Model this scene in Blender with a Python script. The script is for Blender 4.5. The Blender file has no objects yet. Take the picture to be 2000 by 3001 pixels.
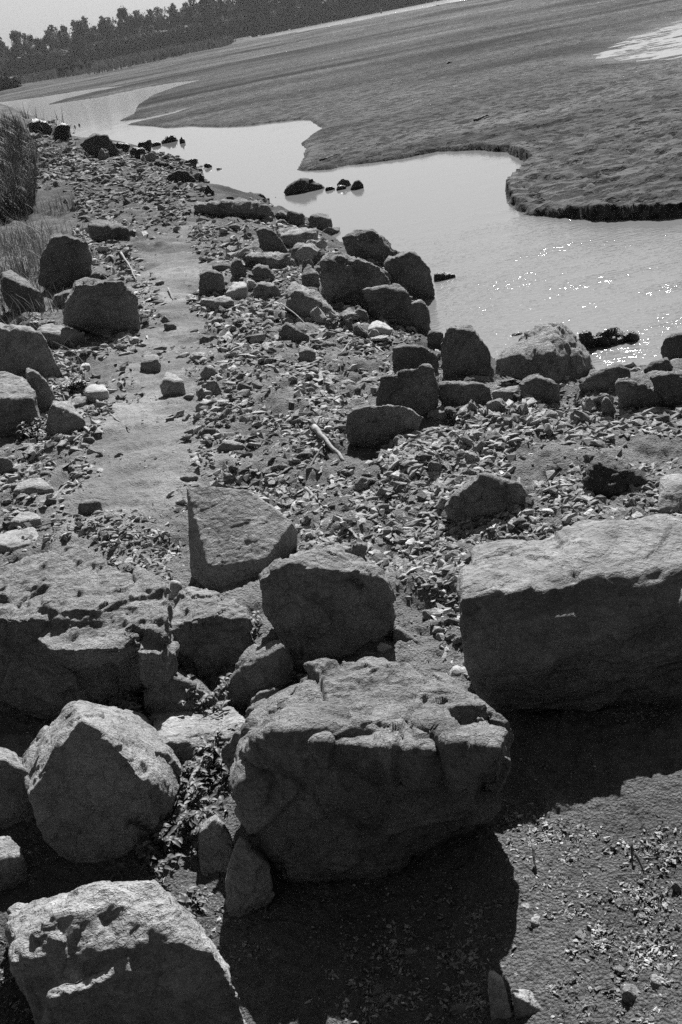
import bpy, bmesh, math, random
import numpy as np
from mathutils import Vector, Matrix
random.seed(7); RNG = np.random.default_rng(7)
S = bpy.context.scene
COL = S.collection

# ------------------------------------------------------------------ camera
PITCH, ROLL = math.radians(23.32), math.radians(11.0)
CAMH = 1.6; ZW = -0.5                       # eye height above the bank, water level
F = 3334.0                                   # focal length in pixels of the 2000x3001 photograph
cp, sp_ = math.cos(PITCH), math.sin(PITCH); cr, sr = math.cos(ROLL), math.sin(ROLL)
FWD = np.array([0, cp, -sp_]); UP0 = np.array([0, sp_, cp]); RT0 = np.array([1., 0, 0])
RT = RT0*cr - UP0*sr; UP = UP0*cr + RT0*sr
CAM = np.array([0, 0, CAMH])
cd = bpy.data.cameras.new('camera'); cam = bpy.data.objects.new('camera', cd); COL.objects.link(cam)
M = Matrix(((RT[0], UP[0], -FWD[0], 0), (RT[1], UP[1], -FWD[1], 0), (RT[2], UP[2], -FWD[2], CAMH), (0, 0, 0, 1)))
cam.matrix_world = M
cd.sensor_fit = 'VERTICAL'; cd.sensor_height = 36.0; cd.lens = F/3001*36.0
cd.clip_start = 0.05; cd.clip_end = 6000
S.camera = cam
S.cycles.use_denoising = False
# ------------------------------------------------------------------ light
SUN_AZ = math.radians(15.5)                  # to the right of the view direction (+Y)
SUN_EL = math.radians(42.0)
S.view_settings.view_transform = 'Standard'; S.view_settings.look = 'None'
S.view_settings.gamma = 1; S.view_settings.exposure = 1.07
w = bpy.data.worlds.new('World'); S.world = w; w.use_nodes = True
nt = w.node_tree; nt.nodes.clear()
sky = nt.nodes.new('ShaderNodeTexSky'); sky.sky_type = 'NISHITA'; sky.sun_disc = False
sky.sun_elevation = SUN_EL; sky.sun_rotation = SUN_AZ
sky.air_density = 1.0; sky.dust_density = 2.0
bw = nt.nodes.new('ShaderNodeRGBToBW'); bg = nt.nodes.new('ShaderNodeBackground'); ow = nt.nodes.new('ShaderNodeOutputWorld')
bg.inputs['Strength'].default_value = 0.05
nt.links.new(sky.outputs[0], bw.inputs[0]); tcw = nt.nodes.new('ShaderNodeTexCoord'); sxw = nt.nodes.new('ShaderNodeSeparateXYZ'); nt.links.new(tcw.outputs['Generated'], sxw.inputs[0])
mrw = nt.nodes.new('ShaderNodeMapRange'); mrw.interpolation_type = 'SMOOTHSTEP'; mrw.inputs[1].default_value = 0.; mrw.inputs[2].default_value = .5; mrw.inputs[3].default_value = .70; mrw.inputs[4].default_value = .62
nt.links.new(sxw.outputs['Z'], mrw.inputs[0]); mw_ = nt.nodes.new('ShaderNodeMath'); mw_.operation = 'MULTIPLY'; nt.links.new(bw.outputs[0], mw_.inputs[0]); nt.links.new(mrw.outputs[0], mw_.inputs[1])
nt.links.new(mw_.outputs[0], bg.inputs['Color']); nt.links.new(bg.outputs[0], ow.inputs[0])
sl = bpy.data.lights.new('sun', 'SUN'); sl.energy = 5.0; sl.angle = math.radians(0.5); sl.color = (1, 1, 1)
so = bpy.data.objects.new('sun', sl); COL.objects.link(so)
sd = Vector((math.sin(SUN_AZ)*math.cos(SUN_EL), math.cos(SUN_AZ)*math.cos(SUN_EL), math.sin(SUN_EL)))
so.rotation_euler = sd.to_track_quat('Z', 'Y').to_euler(); so.location = sd*50

# ------------------------------------------------------------------ numpy noise
def _h(i, j, k, s):
    n = (i.astype(np.int64)*374761393 + j.astype(np.int64)*668265263 + k.astype(np.int64)*2147483647 + s*1274126177) & 0xffffffff
    n = ((n ^ (n >> 13))*1274126177) & 0xffffffff
    n = ((n ^ (n >> 16))*2246822519) & 0xffffffff
    return ((n ^ (n >> 15)) & 0xffffff)/float(0xffffff)
def vn3(p, s=0):
    f = np.floor(p); t = p - f; t = t*t*t*(t*(t*6-15)+10); i, j, k = f[:, 0], f[:, 1], f[:, 2]
    r = 0
    for a in (0, 1):
        wa = t[:, 0] if a else 1-t[:, 0]
        for b in (0, 1):
            wb = t[:, 1] if b else 1-t[:, 1]
            for c in (0, 1):
                wc = t[:, 2] if c else 1-t[:, 2]
                r = r + wa*wb*wc*_h(i+a, j+b, k+c, s)
    return r*2-1
def vn2(x, y, s=0):
    i = np.floor(x); j = np.floor(y); tx = x-i; ty = y-j
    tx = tx*tx*tx*(tx*(tx*6-15)+10); ty = ty*ty*ty*(ty*(ty*6-15)+10); z = np.zeros_like(i)
    return ((_h(i, j, z, s)*(1-tx)+_h(i+1, j, z, s)*tx)*(1-ty)+(_h(i, j+1, z, s)*(1-tx)+_h(i+1, j+1, z, s)*tx)*ty)*2-1
def fbm3(p, o=4, s=0, g=.5):
    a = 1; r = 0
    for q in range(o):
        r = r + a*vn3(p*(2.03**q)+q*17.3, s+q); a *= g
    return r
def fbm2(x, y, o=4, s=0, g=.5):
    a = 1; r = 0; c, d = math.cos(.6), math.sin(.6)
    for q in range(o):
        r = r + a*vn2(x+q*11.7, y-q*5.1, s+q); a *= g; x, y = (x*c-y*d)*2.03, (x*d+y*c)*2.03
    return r
def facet3(p, s=0):
    """cellular broken facets: height of a randomly tilted plane round the nearest cell centre"""
    f = np.floor(p); out = np.zeros(len(p)); ws = np.full(len(p), 1e-30)
    for a in (-1, 0, 1):
        for b in (-1, 0, 1):
            for c in (-1, 0, 1):
                i, j, k = f[:, 0]+a, f[:, 1]+b, f[:, 2]+c
                cx = np.stack([i+_h(i, j, k, s), j+_h(i, j, k, s+1), k+_h(i, j, k, s+2)], 1)
                d = p-cx; q = (d*d).sum(1)
                n = np.stack([_h(i, j, k, s+3), _h(i, j, k, s+4), _h(i, j, k, s+5)], 1)*2-1
                v = (d*n).sum(1) + (_h(i, j, k, s+6)-.5)*.7
                g = np.exp(-55*q); out += g*v; ws += g
    return out/ws*1.05
def sstep(a, b, x):
    t = np.clip((x-a)/(b-a), 0, 1); return t*t*(3-2*t)

# ------------------------------------------------------------------ pixel <-> world (photograph pixels, 2000 x 3001)
def ray(px, py):
    px = np.asarray(px, float); py = np.asarray(py, float)
    return F*FWD + (px-1000)[..., None]*RT - (py-1500.5)[..., None]*UP
def on_z(px, py, z):
    r = ray(px, py); t = (z-CAMH)/np.minimum(r[..., 2], -1e-3*F*.4); p = CAM + r*t[..., None]; return p
def to_px(p):
    d = np.asarray(p)-CAM; f = d@FWD; return 1000+F*(d@RT)/f, 1500.5-F*(d@UP)/f
FR = dict(A=(0, 0, 1.568), B=(1000, 0, 1.568), C=(0, 300, 1.568), D=(1000, 300, 1.568), E=(500, 600, 1.96), R=(1100, 850, 1.7422),
          G=(0, 900, 2.24), H=(500, 1000, 1.96), I=(0, 1500, 2.24), J=(450, 1350, 1.96), K=(1200, 1350, 1.96), L=(0, 2000, 1.96),
          M=(600, 1900, 1.568), N=(1000, 2300, 1.568), P=(0, 0, 1.), X=(0, 0, .784), Q=(0, 300, 3.3625))
def fx(fr, pts):
    a, b, s = FR[fr]; return [(a+p[0]/s, b+p[1]/s)+tuple(p[2:]) for p in pts]

# ------------------------------------------------------------------ terrain
def poly_w(fr, pts):
    q = np.array([p[:2] for p in fx(fr, pts)]); return on_z(q[:, 0], q[:, 1], ZW)[:, :2]
near_shore = poly_w('X', [(-120, 262), (10, 241), (60, 262), (100, 274), (165, 300), (172, 325), (250, 330), (345, 345), (355, 362), (385, 376), (430, 368), (462, 385), (490, 425), (503, 447), (560, 452),
    (620, 458), (640, 482), (680, 500), (735, 505), (765, 545), (800, 575), (880, 590), (975, 635), (990, 700), (980, 752), (1020, 790), (1120, 815), (1180, 870), (1300, 882), (1400, 878), (1500, 872), (1570, 855), (1700, 830), (2400, 700)])
far_shore = poly_w('X', [(2400, 520), (1700, 500), (1568, 498), (1500, 506), (1400, 508), (1300, 504), (1200, 493), (1168, 472), (1158, 438), (1167, 424), (1192, 402), (1217, 384), (1200, 372), (1160, 352), (1100, 346), (1000, 349), (940, 362),
    (860, 374), (800, 380), (760, 390), (700, 394), (681, 392), (700, 360), (703, 342), (692, 330), (713, 313), (738, 296), (715, 276), (690, 275), (620, 282), (560, 290), (500, 293), (430, 290), (380, 293), (330, 289), (290, 288),
    (330, 279), (400, 262), (470, 236), (400, 256), (330, 272), (276, 278), (305, 262), (318, 240), (345, 222), (400, 201), (468, 183), (400, 190), (330, 202), (240, 222), (160, 234), (110, 241), (150, 228), (215, 212), (300, 196), (225, 203), (150, 214), (90, 224), (-120, 250)])
W1 = np.concatenate([near_shore, far_shore])
W2 = poly_w('X', [(538, 98), (620, 86), (760, 63), (880, 38), (1000, 16), (1130, -10), (1500, -75), (1900, -140), (1900, -158), (1500, -90), (1130, -22), (1000, 3), (880, 24), (700, 60), (600, 80)])
W3 = poly_w('X', [(1385, 126), (1425, 103), (1470, 82), (1530, 60), (1600, 38), (1800, 10), (1800, 110), (1650, 122), (1560, 134), (1480, 137), (1430, 132)])
def inside(P, x, y):
    c = np.zeros(x.shape, bool); n = len(P)
    for i in range(n):
        x0, y0 = P[i]; x1, y1 = P[(i+1) % n]
        if y0 == y1: continue
        m = ((y0 > y) != (y1 > y)) & (x < (x1-x0)*(y-y0)/(y1-y0)+x0); c ^= m
    return c
def dist(P, x, y, closed=False):
    d = np.full(x.shape, 1e9); n = len(P)
    for i in range(n if closed else n-1):
        a = P[i]; b = P[(i+1) % n]; e = b-a; L = max(e@e, 1e-9)
        t = np.clip(((x-a[0])*e[0]+(y-a[1])*e[1])/L, 0, 1)
        d = np.minimum(d, (x-a[0]-t*e[0])**2+(y-a[1]-t*e[1])**2)
    return np.sqrt(d)
def terrain(x, y, full=False, fine=False):
    x = np.asarray(x, float); y = np.asarray(y, float)
    r = np.hypot(x, y)
    wob = np.clip(r*.0016, .01, .25); qx = x+fbm2(x*3/ (1+r*.05), y*3/(1+r*.05), 3, 5)*wob; qy = y+fbm2(x*3/(1+r*.05), y*3/(1+r*.05), 3, 9)*wob*2
    i1 = inside(W1, qx, qy); dn = dist(near_shore, qx, qy); df = dist(far_shore, qx, qy)
    nearside = (dn < df) & ~i1
    i2 = inside(W2, qx, qy); d2 = dist(W2, qx, qy, True)
    i3 = inside(W3, qx, qy); d3 = dist(W3, qx, qy, True)
    z = np.zeros_like(x)
    nb = ZW + .55*(1-np.exp(-dn/.75)) - .02
    az = np.degrees(np.arctan2(x, np.maximum(y, .01)))
    mound = sstep(-15.3, -18.5, az)*sstep(7.5, 12, r)*sstep(120, 60, r)*.75
    nb = nb + mound + fbm2(x*.55, y*.55, 3, 21)*.04*sstep(.1, .9, dn)
    cliff = sstep(20, 14, y)*sstep(-.2, 2.2, x)*(.78+.45*fbm2(x*.7, y*.7, 2, 37))
    dmin = np.minimum(df, np.minimum(d2, 1e9)); dfr = df-np.abs(fbm2(x*2.6, y*4, 4, 35))*.055
    mf = ZW + cliff*(.12*sstep(.0, .035, dfr)+.035*sstep(.05, 1.2, df)) + (1-cliff)*(.04*sstep(0, .12, df)+.10*(1-np.exp(-dmin/(1.5+r*.05))))
    mf = mf + sstep(60, 200, r)*sstep(2, 40, dmin)*.25 + fbm2(x*.25, y*.25, 3, 31)*.02*sstep(0, 2, dmin)
    sdp = np.where(i3, -d3, d3); pud = sstep(1.5, .1, sdp)
    mf = mf - pud*(mf-ZW) + pud*(np.clip(sdp, -2.5, 2.)*.007 - .001 + fbm2(x*1.2, y*4.5, 5, 33, .65)*.016)
    z = np.where(nearside, nb, mf)
    z = np.where(i1, ZW - np.minimum(.4, .02+np.minimum(dn*.35, df*.5)), z)
    z = np.where(i2, ZW - np.minimum(.4, .02+d2*.1), z)
    beyond = sstep(260, 420, r)*(~i2)*(~i1)
    z = z + beyond*.6
    behind = sstep(-1.5, -4.5, y)*sstep(40, 30, r); z = np.where(y < -1.5, z*(1-behind)+behind*2.3, z)  # unseen bank added behind the viewer to block low sky light on rock fronts
    if not full: return z
    return z, nearside, i1 | i2, dn, df, d3, i3, pud, d2
def ground_hit(px, py):
    px = np.atleast_1d(np.asarray(px, float)); py = np.atleast_1d(np.asarray(py, float))
    z = np.zeros(len(px))
    for k in range(14):
        p = on_z(px, py, z); z = z + .7*(terrain(p[:, 0], p[:, 1])-z)
    p = on_z(px, py, z); p[:, 2] = terrain(p[:, 0], p[:, 1]); return p
def pin(fr, pts, x, y):
    P = np.array([p[:2] for p in fx(fr, pts)]); return inside(P, np.asarray(x, float), np.asarray(y, float))

# ------------------------------------------------------------------ helpers
def tag(o, label=None, cat=None, group=None, kind=None):
    if label: o['label'] = label
    if cat: o['category'] = cat
    if group: o['group'] = group
    if kind: o['kind'] = kind
    return o
def mesh_np(name, V, Fc, mat, smooth=False, parent=None):
    me = bpy.data.meshes.new(name); V = np.asarray(V, np.float32)
    if isinstance(Fc, np.ndarray):
        k = Fc.shape[1]; me.vertices.add(len(V)); me.vertices.foreach_set('co', V.ravel())
        me.loops.add(Fc.size); me.loops.foreach_set('vertex_index', Fc.ravel().astype(np.int32))
        me.polygons.add(len(Fc)); me.polygons.foreach_set('loop_start', np.arange(0, Fc.size, k, dtype=np.int32))
        me.update(calc_edges=True)
    else:
        me.from_pydata([tuple(v) for v in V], [], Fc)
    me.polygons.foreach_set('use_smooth', np.full(len(me.polygons), smooth))
    if mat: me.materials.append(mat)
    me.update()
    o = bpy.data.objects.new(name, me); COL.objects.link(o)
    if parent: o.parent = parent
    return o

# ------------------------------------------------------------------ materials
def newmat(name):
    m = bpy.data.materials.new(name); m.use_nodes = True; n = m.node_tree; b = n.nodes['Principled BSDF']
    return m, n, b
def N(n, t, **kw):
    q = n.nodes.new(t)
    for k, v in kw.items():
        if k in q.inputs: q.inputs[k].default_value = v
        else: setattr(q, k, v)
    return q
def ramp(n, a, b, ca, cb, src):
    r = n.nodes.new('ShaderNodeMapRange'); r.inputs[1].default_value = a; r.inputs[2].default_value = b
    r.inputs[3].default_value = ca; r.inputs[4].default_value = cb; n.links.new(src, r.inputs[0]); return r.outputs[0]
def mul(n, a, b, op='MULTIPLY'):
    m = n.nodes.new('ShaderNodeMath'); m.operation = op
    for i, s in enumerate((a, b)):
        if isinstance(s, (int, float)): m.inputs[i].default_value = s
        else: n.links.new(s, m.inputs[i])
    return m.outputs[0]
def rockmat(name, lo, hi, bump=.012, scale=1., strata=0., rough=.9, wet=False, spec=.25, shade=False):
    m, n, b = newmat(name)
    tc = n.nodes.new('ShaderNodeTexCoord'); oi = n.nodes.new('ShaderNodeObjectInfo')
    add = n.nodes.new('ShaderNodeVectorMath'); add.operation = 'ADD'; n.links.new(tc.outputs['Object'], add.inputs[0])
    sc = n.nodes.new('ShaderNodeVectorMath'); sc.operation = 'SCALE'; n.links.new(oi.outputs['Location'], sc.inputs[0]); sc.inputs['Scale'].default_value = 1.7
    n.links.new(sc.outputs[0], add.inputs[1]); v = add.outputs[0]
    n1 = N(n, 'ShaderNodeTexNoise', Scale=9*scale, Detail=6., Roughness=.65); n2 = N(n, 'ShaderNodeTexNoise', Scale=70*scale, Detail=5., Roughness=.7)
    n3 = N(n, 'ShaderNodeTexNoise', Scale=230*scale, Detail=2., Roughness=.7); vo = N(n, 'ShaderNodeTexVoronoi', Scale=14*scale, feature='DISTANCE_TO_EDGE')
    mp = N(n, 'ShaderNodeMapping'); mp.inputs['Scale'].default_value = (1, 1, 4.5); mp.inputs['Rotation'].default_value = (.25, .35, 0)
    n.links.new(v, mp.inputs[0]); n4 = N(n, 'ShaderNodeTexNoise', Scale=11*scale, Detail=6., Roughness=.6); n.links.new(mp.outputs[0], n4.inputs[0])
    for q in (n1, n2, n3): n.links.new(v, q.inputs[0])
    # warp the crack cells
    wv = n.nodes.new('ShaderNodeVectorMath'); wv.operation = 'MULTIPLY_ADD'; n.links.new(n1.outputs['Color'], wv.inputs[0]); wv.inputs[1].default_value = (.12, .12, .12); n.links.new(v, wv.inputs[2]); n.links.new(wv.outputs[0], vo.inputs[0])
    c = ramp(n, .3, .72, lo, hi, n1.outputs[0])
    if shade: sa = n.nodes.new('ShaderNodeAttribute'); sa.attribute_name = 'shade'; c = mul(n, c, sa.outputs['Fac'])
    c = mul(n, c, ramp(n, .3, .7, .72, 1.25, n2.outputs[0])); c = mul(n, c, ramp(n, .32, .68, .8, 1.18, n3.outputs[0]))
    c = mul(n, c, ramp(n, 0, 1, .82, 1.16, oi.outputs['Random']))
    n.links.new(c, b.inputs['Base Color'])
    h = mul(n, ramp(n, 0, 1, 0, 1, n1.outputs[0]), .9); h = mul(n, h, mul(n, n2.outputs[0], .42), 'ADD'); h = mul(n, h, mul(n, n3.outputs[0], .14), 'ADD')
    h = mul(n, h, mul(n, n4.outputs[0], .5+strata), 'ADD'); h = mul(n, h, mul(n, ramp(n, 0, .035, 0, 1, vo.outputs['Distance']), .10), 'ADD')
    bp = n.nodes.new('ShaderNodeBump'); bp.inputs['Strength'].default_value = 1; bp.inputs['Distance'].default_value = bump*2
    n.links.new(h, bp.inputs['Height']); n.links.new(bp.outputs[0], b.inputs['Normal'])
    b.inputs['Roughness'].default_value = rough; b.inputs['Specular IOR Level'].default_value = spec
    return m
MR = rockmat('weathered_stone', .13, .30, .014)
MR2 = rockmat('rough_stone', .14, .30, .02, 1.3, .4)
MRs = rockmat('slate_stone', .15, .33, .01, 1., 1.0)
MRd = rockmat('dark_stone', .04, .10, .02, .8, rough=.8)
MRw = rockmat('wet_stone', .02, .05, .02, .8, rough=.45, spec=.4)
MRf = rockmat('far_stone', .09, .24, .03, .5)
MST = rockmat('small_stone', .24, .50, .006, 2.)
MPALE = rockmat('pale_stone', .24, .38, .004, 2.)
def flatmat(name, v, rough=.85, trans=0, var=.3, scale=20., bump=0.):
    m, n, b = newmat(name); tc = n.nodes.new('ShaderNodeTexCoord'); q = N(n, 'ShaderNodeTexNoise', Scale=scale, Detail=4.); n.links.new(tc.outputs['Object'], q.inputs[0])
    oi = n.nodes.new('ShaderNodeObjectInfo')
    c = ramp(n, .3, .7, v*(1-var), v*(1+var), q.outputs[0]); c = mul(n, c, ramp(n, 0, 1, .8, 1.2, oi.outputs['Random'])); n.links.new(c, b.inputs['Base Color']); b.inputs['Roughness'].default_value = rough
    b.inputs['Specular IOR Level'].default_value = .2
    if bump:
        bp = n.nodes.new('ShaderNodeBump'); bp.inputs['Distance'].default_value = bump; n.links.new(q.outputs[0], bp.inputs['Height']); n.links.new(bp.outputs[0], b.inputs['Normal'])
    if trans:
        t = n.nodes.new('ShaderNodeBsdfTranslucent'); n.links.new(c, t.inputs[0]); mx = n.nodes.new('ShaderNodeMixShader'); mx.inputs[0].default_value = trans
        n.links.new(b.outputs[0], mx.inputs[1]); n.links.new(t.outputs[0], mx.inputs[2]); n.links.new(mx.outputs[0], n.nodes['Material Output'].inputs[0])
    return m
MLEAF = flatmat('weed_leaf', .11, .5, .15, .35, 60); MGRASS = flatmat('dry_grass', .11, .6, .2, .5, 3.); MGRASSD = flatmat('dark_grass', .035, .6, .12, .5, 3.)
MWOOD = flatmat('bleached_wood', .19, .8, 0, .3, 40, .004); MWOODD = flatmat('dark_wood', .10, .8, 0, .4, 40, .004)
MTREE = flatmat('tree_foliage', .04, .8, .25, .35, .25); MBARK = flatmat('tree_bark', .12, .9, 0, .3, 2.)
MREED = flatmat('reed', .075, .8, .3, .4, .06); MBUSH = flatmat('bush_leaf', .05, .8, .2, .4, .5)
MBIRD = flatmat('bird_feather', .06, .7); MFROTH = flatmat('pale_wood', .6, .6)

def groundmat():
    m, n, b = newmat('bank_soil'); tc = n.nodes.new('ShaderNodeTexCoord'); at = n.nodes.new('ShaderNodeAttribute'); at.attribute_name = 'tone'; aw = n.nodes.new('ShaderNodeAttribute'); aw.attribute_name = 'wet'
    ag = n.nodes.new('ShaderNodeAttribute'); ag.attribute_name = 'grit'
    v = tc.outputs['Object']
    n1 = N(n, 'ShaderNodeTexNoise', Scale=3., Detail=8., Roughness=.65); n2 = N(n, 'ShaderNodeTexNoise', Scale=45., Detail=6., Roughness=.75); n3 = N(n, 'ShaderNodeTexNoise', Scale=220., Detail=3., Roughness=.7)
    vo = N(n, 'ShaderNodeTexVoronoi', Scale=150.)
    for q in (n1, n2, n3, vo): n.links.new(v, q.inputs[0])
    c = mul(n, at.outputs['Fac'], ramp(n, .3, .7, .78, 1.2, n1.outputs[0])); c = mul(n, c, ramp(n, .3, .7, .72, 1.28, n2.outputs[0])); c = mul(n, c, ramp(n, .3, .7, .8, 1.2, n3.outputs[0]))
    c = mul(n, c, ramp(n, 0, .9, 1.12, .85, vo.outputs['Distance']))
    mpp = N(n, 'ShaderNodeMapping'); mpp.inputs['Scale'].default_value = (.75, 1.3, 1.); n.links.new(v, mpp.inputs[0])
    n5 = N(n, 'ShaderNodeTexNoise', Scale=5.5, Detail=5., Roughness=.62); n.links.new(mpp.outputs[0], n5.inputs[0]); n6 = N(n, 'ShaderNodeTexNoise', Scale=.55, Detail=3.); n.links.new(mpp.outputs[0], n6.inputs[0])
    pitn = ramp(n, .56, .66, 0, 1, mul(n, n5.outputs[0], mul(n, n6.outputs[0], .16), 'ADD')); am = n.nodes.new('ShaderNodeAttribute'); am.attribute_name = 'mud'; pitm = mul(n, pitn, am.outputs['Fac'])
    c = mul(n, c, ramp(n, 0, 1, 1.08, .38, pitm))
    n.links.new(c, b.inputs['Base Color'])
    h = mul(n, mul(n, n2.outputs[0], .9), mul(n, n3.outputs[0], .25), 'ADD'); h = mul(n, h, mul(n, vo.outputs['Distance'], -.35), 'ADD'); h = mul(n, h, ag.outputs['Fac']); h = mul(n, h, mul(n, pitm, -1.6), 'ADD'); h = mul(n, h, mul(n, mul(n, n5.outputs[0], am.outputs['Fac']), 1.3), 'ADD')
    bp = n.nodes.new('ShaderNodeBump'); bp.inputs['Distance'].default_value = .022; n.links.new(h, bp.inputs['Height']); n.links.new(bp.outputs[0], b.inputs['Normal'])
    n.links.new(ramp(n, 0, 1, .95, .3, aw.outputs['Fac']), b.inputs['Roughness']); b.inputs['Specular IOR Level'].default_value = .04
    return m
MG = groundmat()
def watermat():
    m, n, b = newmat('muddy_water'); tc = n.nodes.new('ShaderNodeTexCoord'); mp = N(n, 'ShaderNodeMapping'); mp.inputs['Scale'].default_value = (1, 2.2, 1); mp.inputs['Rotation'].default_value = (0, 0, -.35); n.links.new(tc.outputs['Object'], mp.inputs[0])
    n1 = N(n, 'ShaderNodeTexNoise', Scale=12., Detail=1.6, Roughness=.5); n2 = N(n, 'ShaderNodeTexNoise', Scale=1.1, Detail=2.); n3 = N(n, 'ShaderNodeTexNoise', Scale=36., Detail=1.)
    for q in (n1, n2, n3): n.links.new(mp.outputs[0], q.inputs[0])
    h = mul(n, n1.outputs[0], mul(n, n3.outputs[0], .16), 'ADD'); h = mul(n, h, ramp(n, .35, .65, .35, 1., n2.outputs[0]))
    # calmer with distance from the near bank (fetch): follows the place, not the lens
    sx = n.nodes.new('ShaderNodeSeparateXYZ'); n.links.new(tc.outputs['Object'], sx.inputs[0])
    k = ramp(n, 7., 12.5, 1., .10, sx.outputs['Y']); k = mul(n, k, ramp(n, 35., 90., 0., 1.6, sx.outputs['Y']), 'ADD'); kx = ramp(n, -1.5, 2.5, .25, 1., sx.outputs['X'])
    h = mul(n, h, mul(n, k, kx))
    bp = n.nodes.new('ShaderNodeBump'); bp.inputs['Distance'].default_value = WAVE; n.links.new(h, bp.inputs['Height']); n.links.new(bp.outputs[0], b.inputs['Normal'])
    b.inputs['Base Color'].default_value = (.16, .16, .16, 1); n.links.new(ramp(n, 40., 150., .05, .17, sx.outputs['Y']), b.inputs['Roughness']); b.inputs['IOR'].default_value = 1.33; b.inputs['Specular IOR Level'].default_value = .5
    return m
WAVE = .020
MW = watermat()

# ------------------------------------------------------------------ the ground: one polar sheet round the viewer, out to the horizon
def make_ground():
    a_in = np.arange(-36, 36.01, .09); a_out = np.linspace(36, 324, 60)[1:-1]
    az = np.radians(np.concatenate([a_in, a_out])); na = len(az)
    r = np.concatenate([np.array([.05, .4, .7]), np.exp(np.linspace(math.log(.9), math.log(22), 960)), np.exp(np.linspace(math.log(22), math.log(60), 220))[1:], np.exp(np.linspace(math.log(60), math.log(400), 200))[1:], np.exp(np.linspace(math.log(400), math.log(3000), 20))[1:]])
    nr = len(r); R, A = np.meshgrid(r, az, indexing='ij'); x = (R*np.sin(A)).ravel(); y = (R*np.cos(A)).ravel()
    z, ns, wat, dn, df, d3, i3, pud, d2 = terrain(x, y, True)
    rr = np.hypot(x, y); near = sstep(26, 10, rr)
    px, py = to_px(np.stack([x, y, z], 1)); inf = (y > .5)
    # sandy trodden path and damp soil (colours and relief of the ground itself)
    path = np.zeros(len(x))
    cl = on_z(*np.array([(560, 640), (520, 720), (500, 830), (520, 930), (480, 1020), (440, 1130), (430, 1250), (440, 1370), (380, 1480), (300, 1560)]).T, 0.)[:, :2]
    dp = dist(cl, x, y); wid = .28+.06*np.clip((12-y)/3, 0, 3)*.5
    path = sstep(1.7, .35, dp/wid+fbm2(x*1.6, y*1.1, 4, 61)*.8)*ns
    damp = ns*sstep(2.3, 1.6, y+fbm2(x*2, y*2, 3, 62)*.25)
    n1 = fbm2(x*6, y*6, 4, 41); n2 = fbm2(x*45, y*45, 4, 45, .6); n3 = fbm2(x*110, y*110, 2, 49)
    n2r = 1-2*np.abs(n2)
    land = ns & ~wat
    amp = (1-.35*path)
    z = z + land*near*amp*(n1*.021*(1+.5*(1-path))+n2*.0040+n3*.0014*sstep(6, 3, rr)) 
    z = z + land*damp*(-n2*.0014+n3*.0006-n1*.028)
    mud = (~ns) & (~wat); crowd = fbm2(x*1.3, y*2.6, 4, 71); fine = fbm2(x*9, y*9, 4, 75, .6)
    pit = sstep(.15, .6, fbm2(x*4, y*6, 3, 79))
    mz = (fine*.010-pit*.045*sstep(32, 12, rr))*sstep(0, .25, df)*sstep(45, 12, rr)+crowd*.014*sstep(.2, 2, df)*sstep(100, 30, rr)
    mz = mz + sstep(25, 80, rr)*sstep(5, 30, df)*fbm2(x*.09, y*.25, 3, 85)*.18*sstep(400, 200, rr)
    z = z + mud*mz*(1-.8*np.clip(pud, 0, 1))
    # ragged undercut lip of the mud cliff
    lip = mud*sstep(20, 14, y)*sstep(.02, .06, df)*sstep(.35, .1, df)*sstep(-1, .8, x); z = z + lip*fbm2(x*7, y*7, 3, 91)*.022
    # colour of the ground: dry sand, soil, wet mud, silty strips
    tone = np.where(ns, .215+.015*path+.04*path*fbm2(x*2.2, y*2.2, 4, 67)+.03*n1+.03*fbm2(x*1.1, y*1.1, 3, 63), .125)
    tone = np.where(damp > 0, tone*(1-.02*damp), tone)
    leftdirt = ns*sstep(9, 16, rr)*(1-path)*.10; tone = tone-leftdirt
    shore = ns*sstep(.9, .2, dn); tone = tone*(1-.5*shore)
    mt = .17+.10*fbm2(x*.11+3, y*.35, 4, 95)+.03*fbm2(x*1.5, y*3, 3, 97)
    strip = sstep(.1, .6, fbm2(x*.03, y*.13, 3, 99)); mt = mt+strip*.05*sstep(30, 70, rr) - sstep(-.1, -.5, fbm2(x*.03, y*.13, 3, 99))*.06*sstep(22, 40, rr)
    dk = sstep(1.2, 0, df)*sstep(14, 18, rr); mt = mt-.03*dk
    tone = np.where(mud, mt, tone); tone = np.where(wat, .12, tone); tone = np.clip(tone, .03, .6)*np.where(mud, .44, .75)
    tone = np.where(y < -1.8, .04, tone)  # added bank behind the viewer, kept dark to cut bounce light
    wet = np.where(mud, .25*sstep(.5, 0, df)+.1, 0)+ns*.4*sstep(.5, .1, dn); wet = np.clip(wet+pud*mud*.15, 0, 1)
    grit = np.where(mud, np.clip(rr*.035, .4, 1.3), 1-.5*path+2.2*damp)
    V = np.stack([x, y, z], 1)
    i = np.arange(nr-1)[:, None]*na; j = np.arange(na)[None, :]; k = (j+1) % na
    Fq = np.stack([i+j, i+k, i+na+k, i+na+j], 2).reshape(-1, 4)[:, ::-1]
    o = mesh_np('ground', V, Fq.copy(), MG, True)
    for nm, d in (('tone', tone), ('wet', wet), ('grit', grit), ('mud', mud*1.*(1-.9*np.clip(pud, 0, 1)))):
        a = o.data.attributes.new(nm, 'FLOAT', 'POINT'); a.data.foreach_set('value', d.astype(np.float32))
    tag(o, kind='structure'); return o
ground = make_ground()
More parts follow.
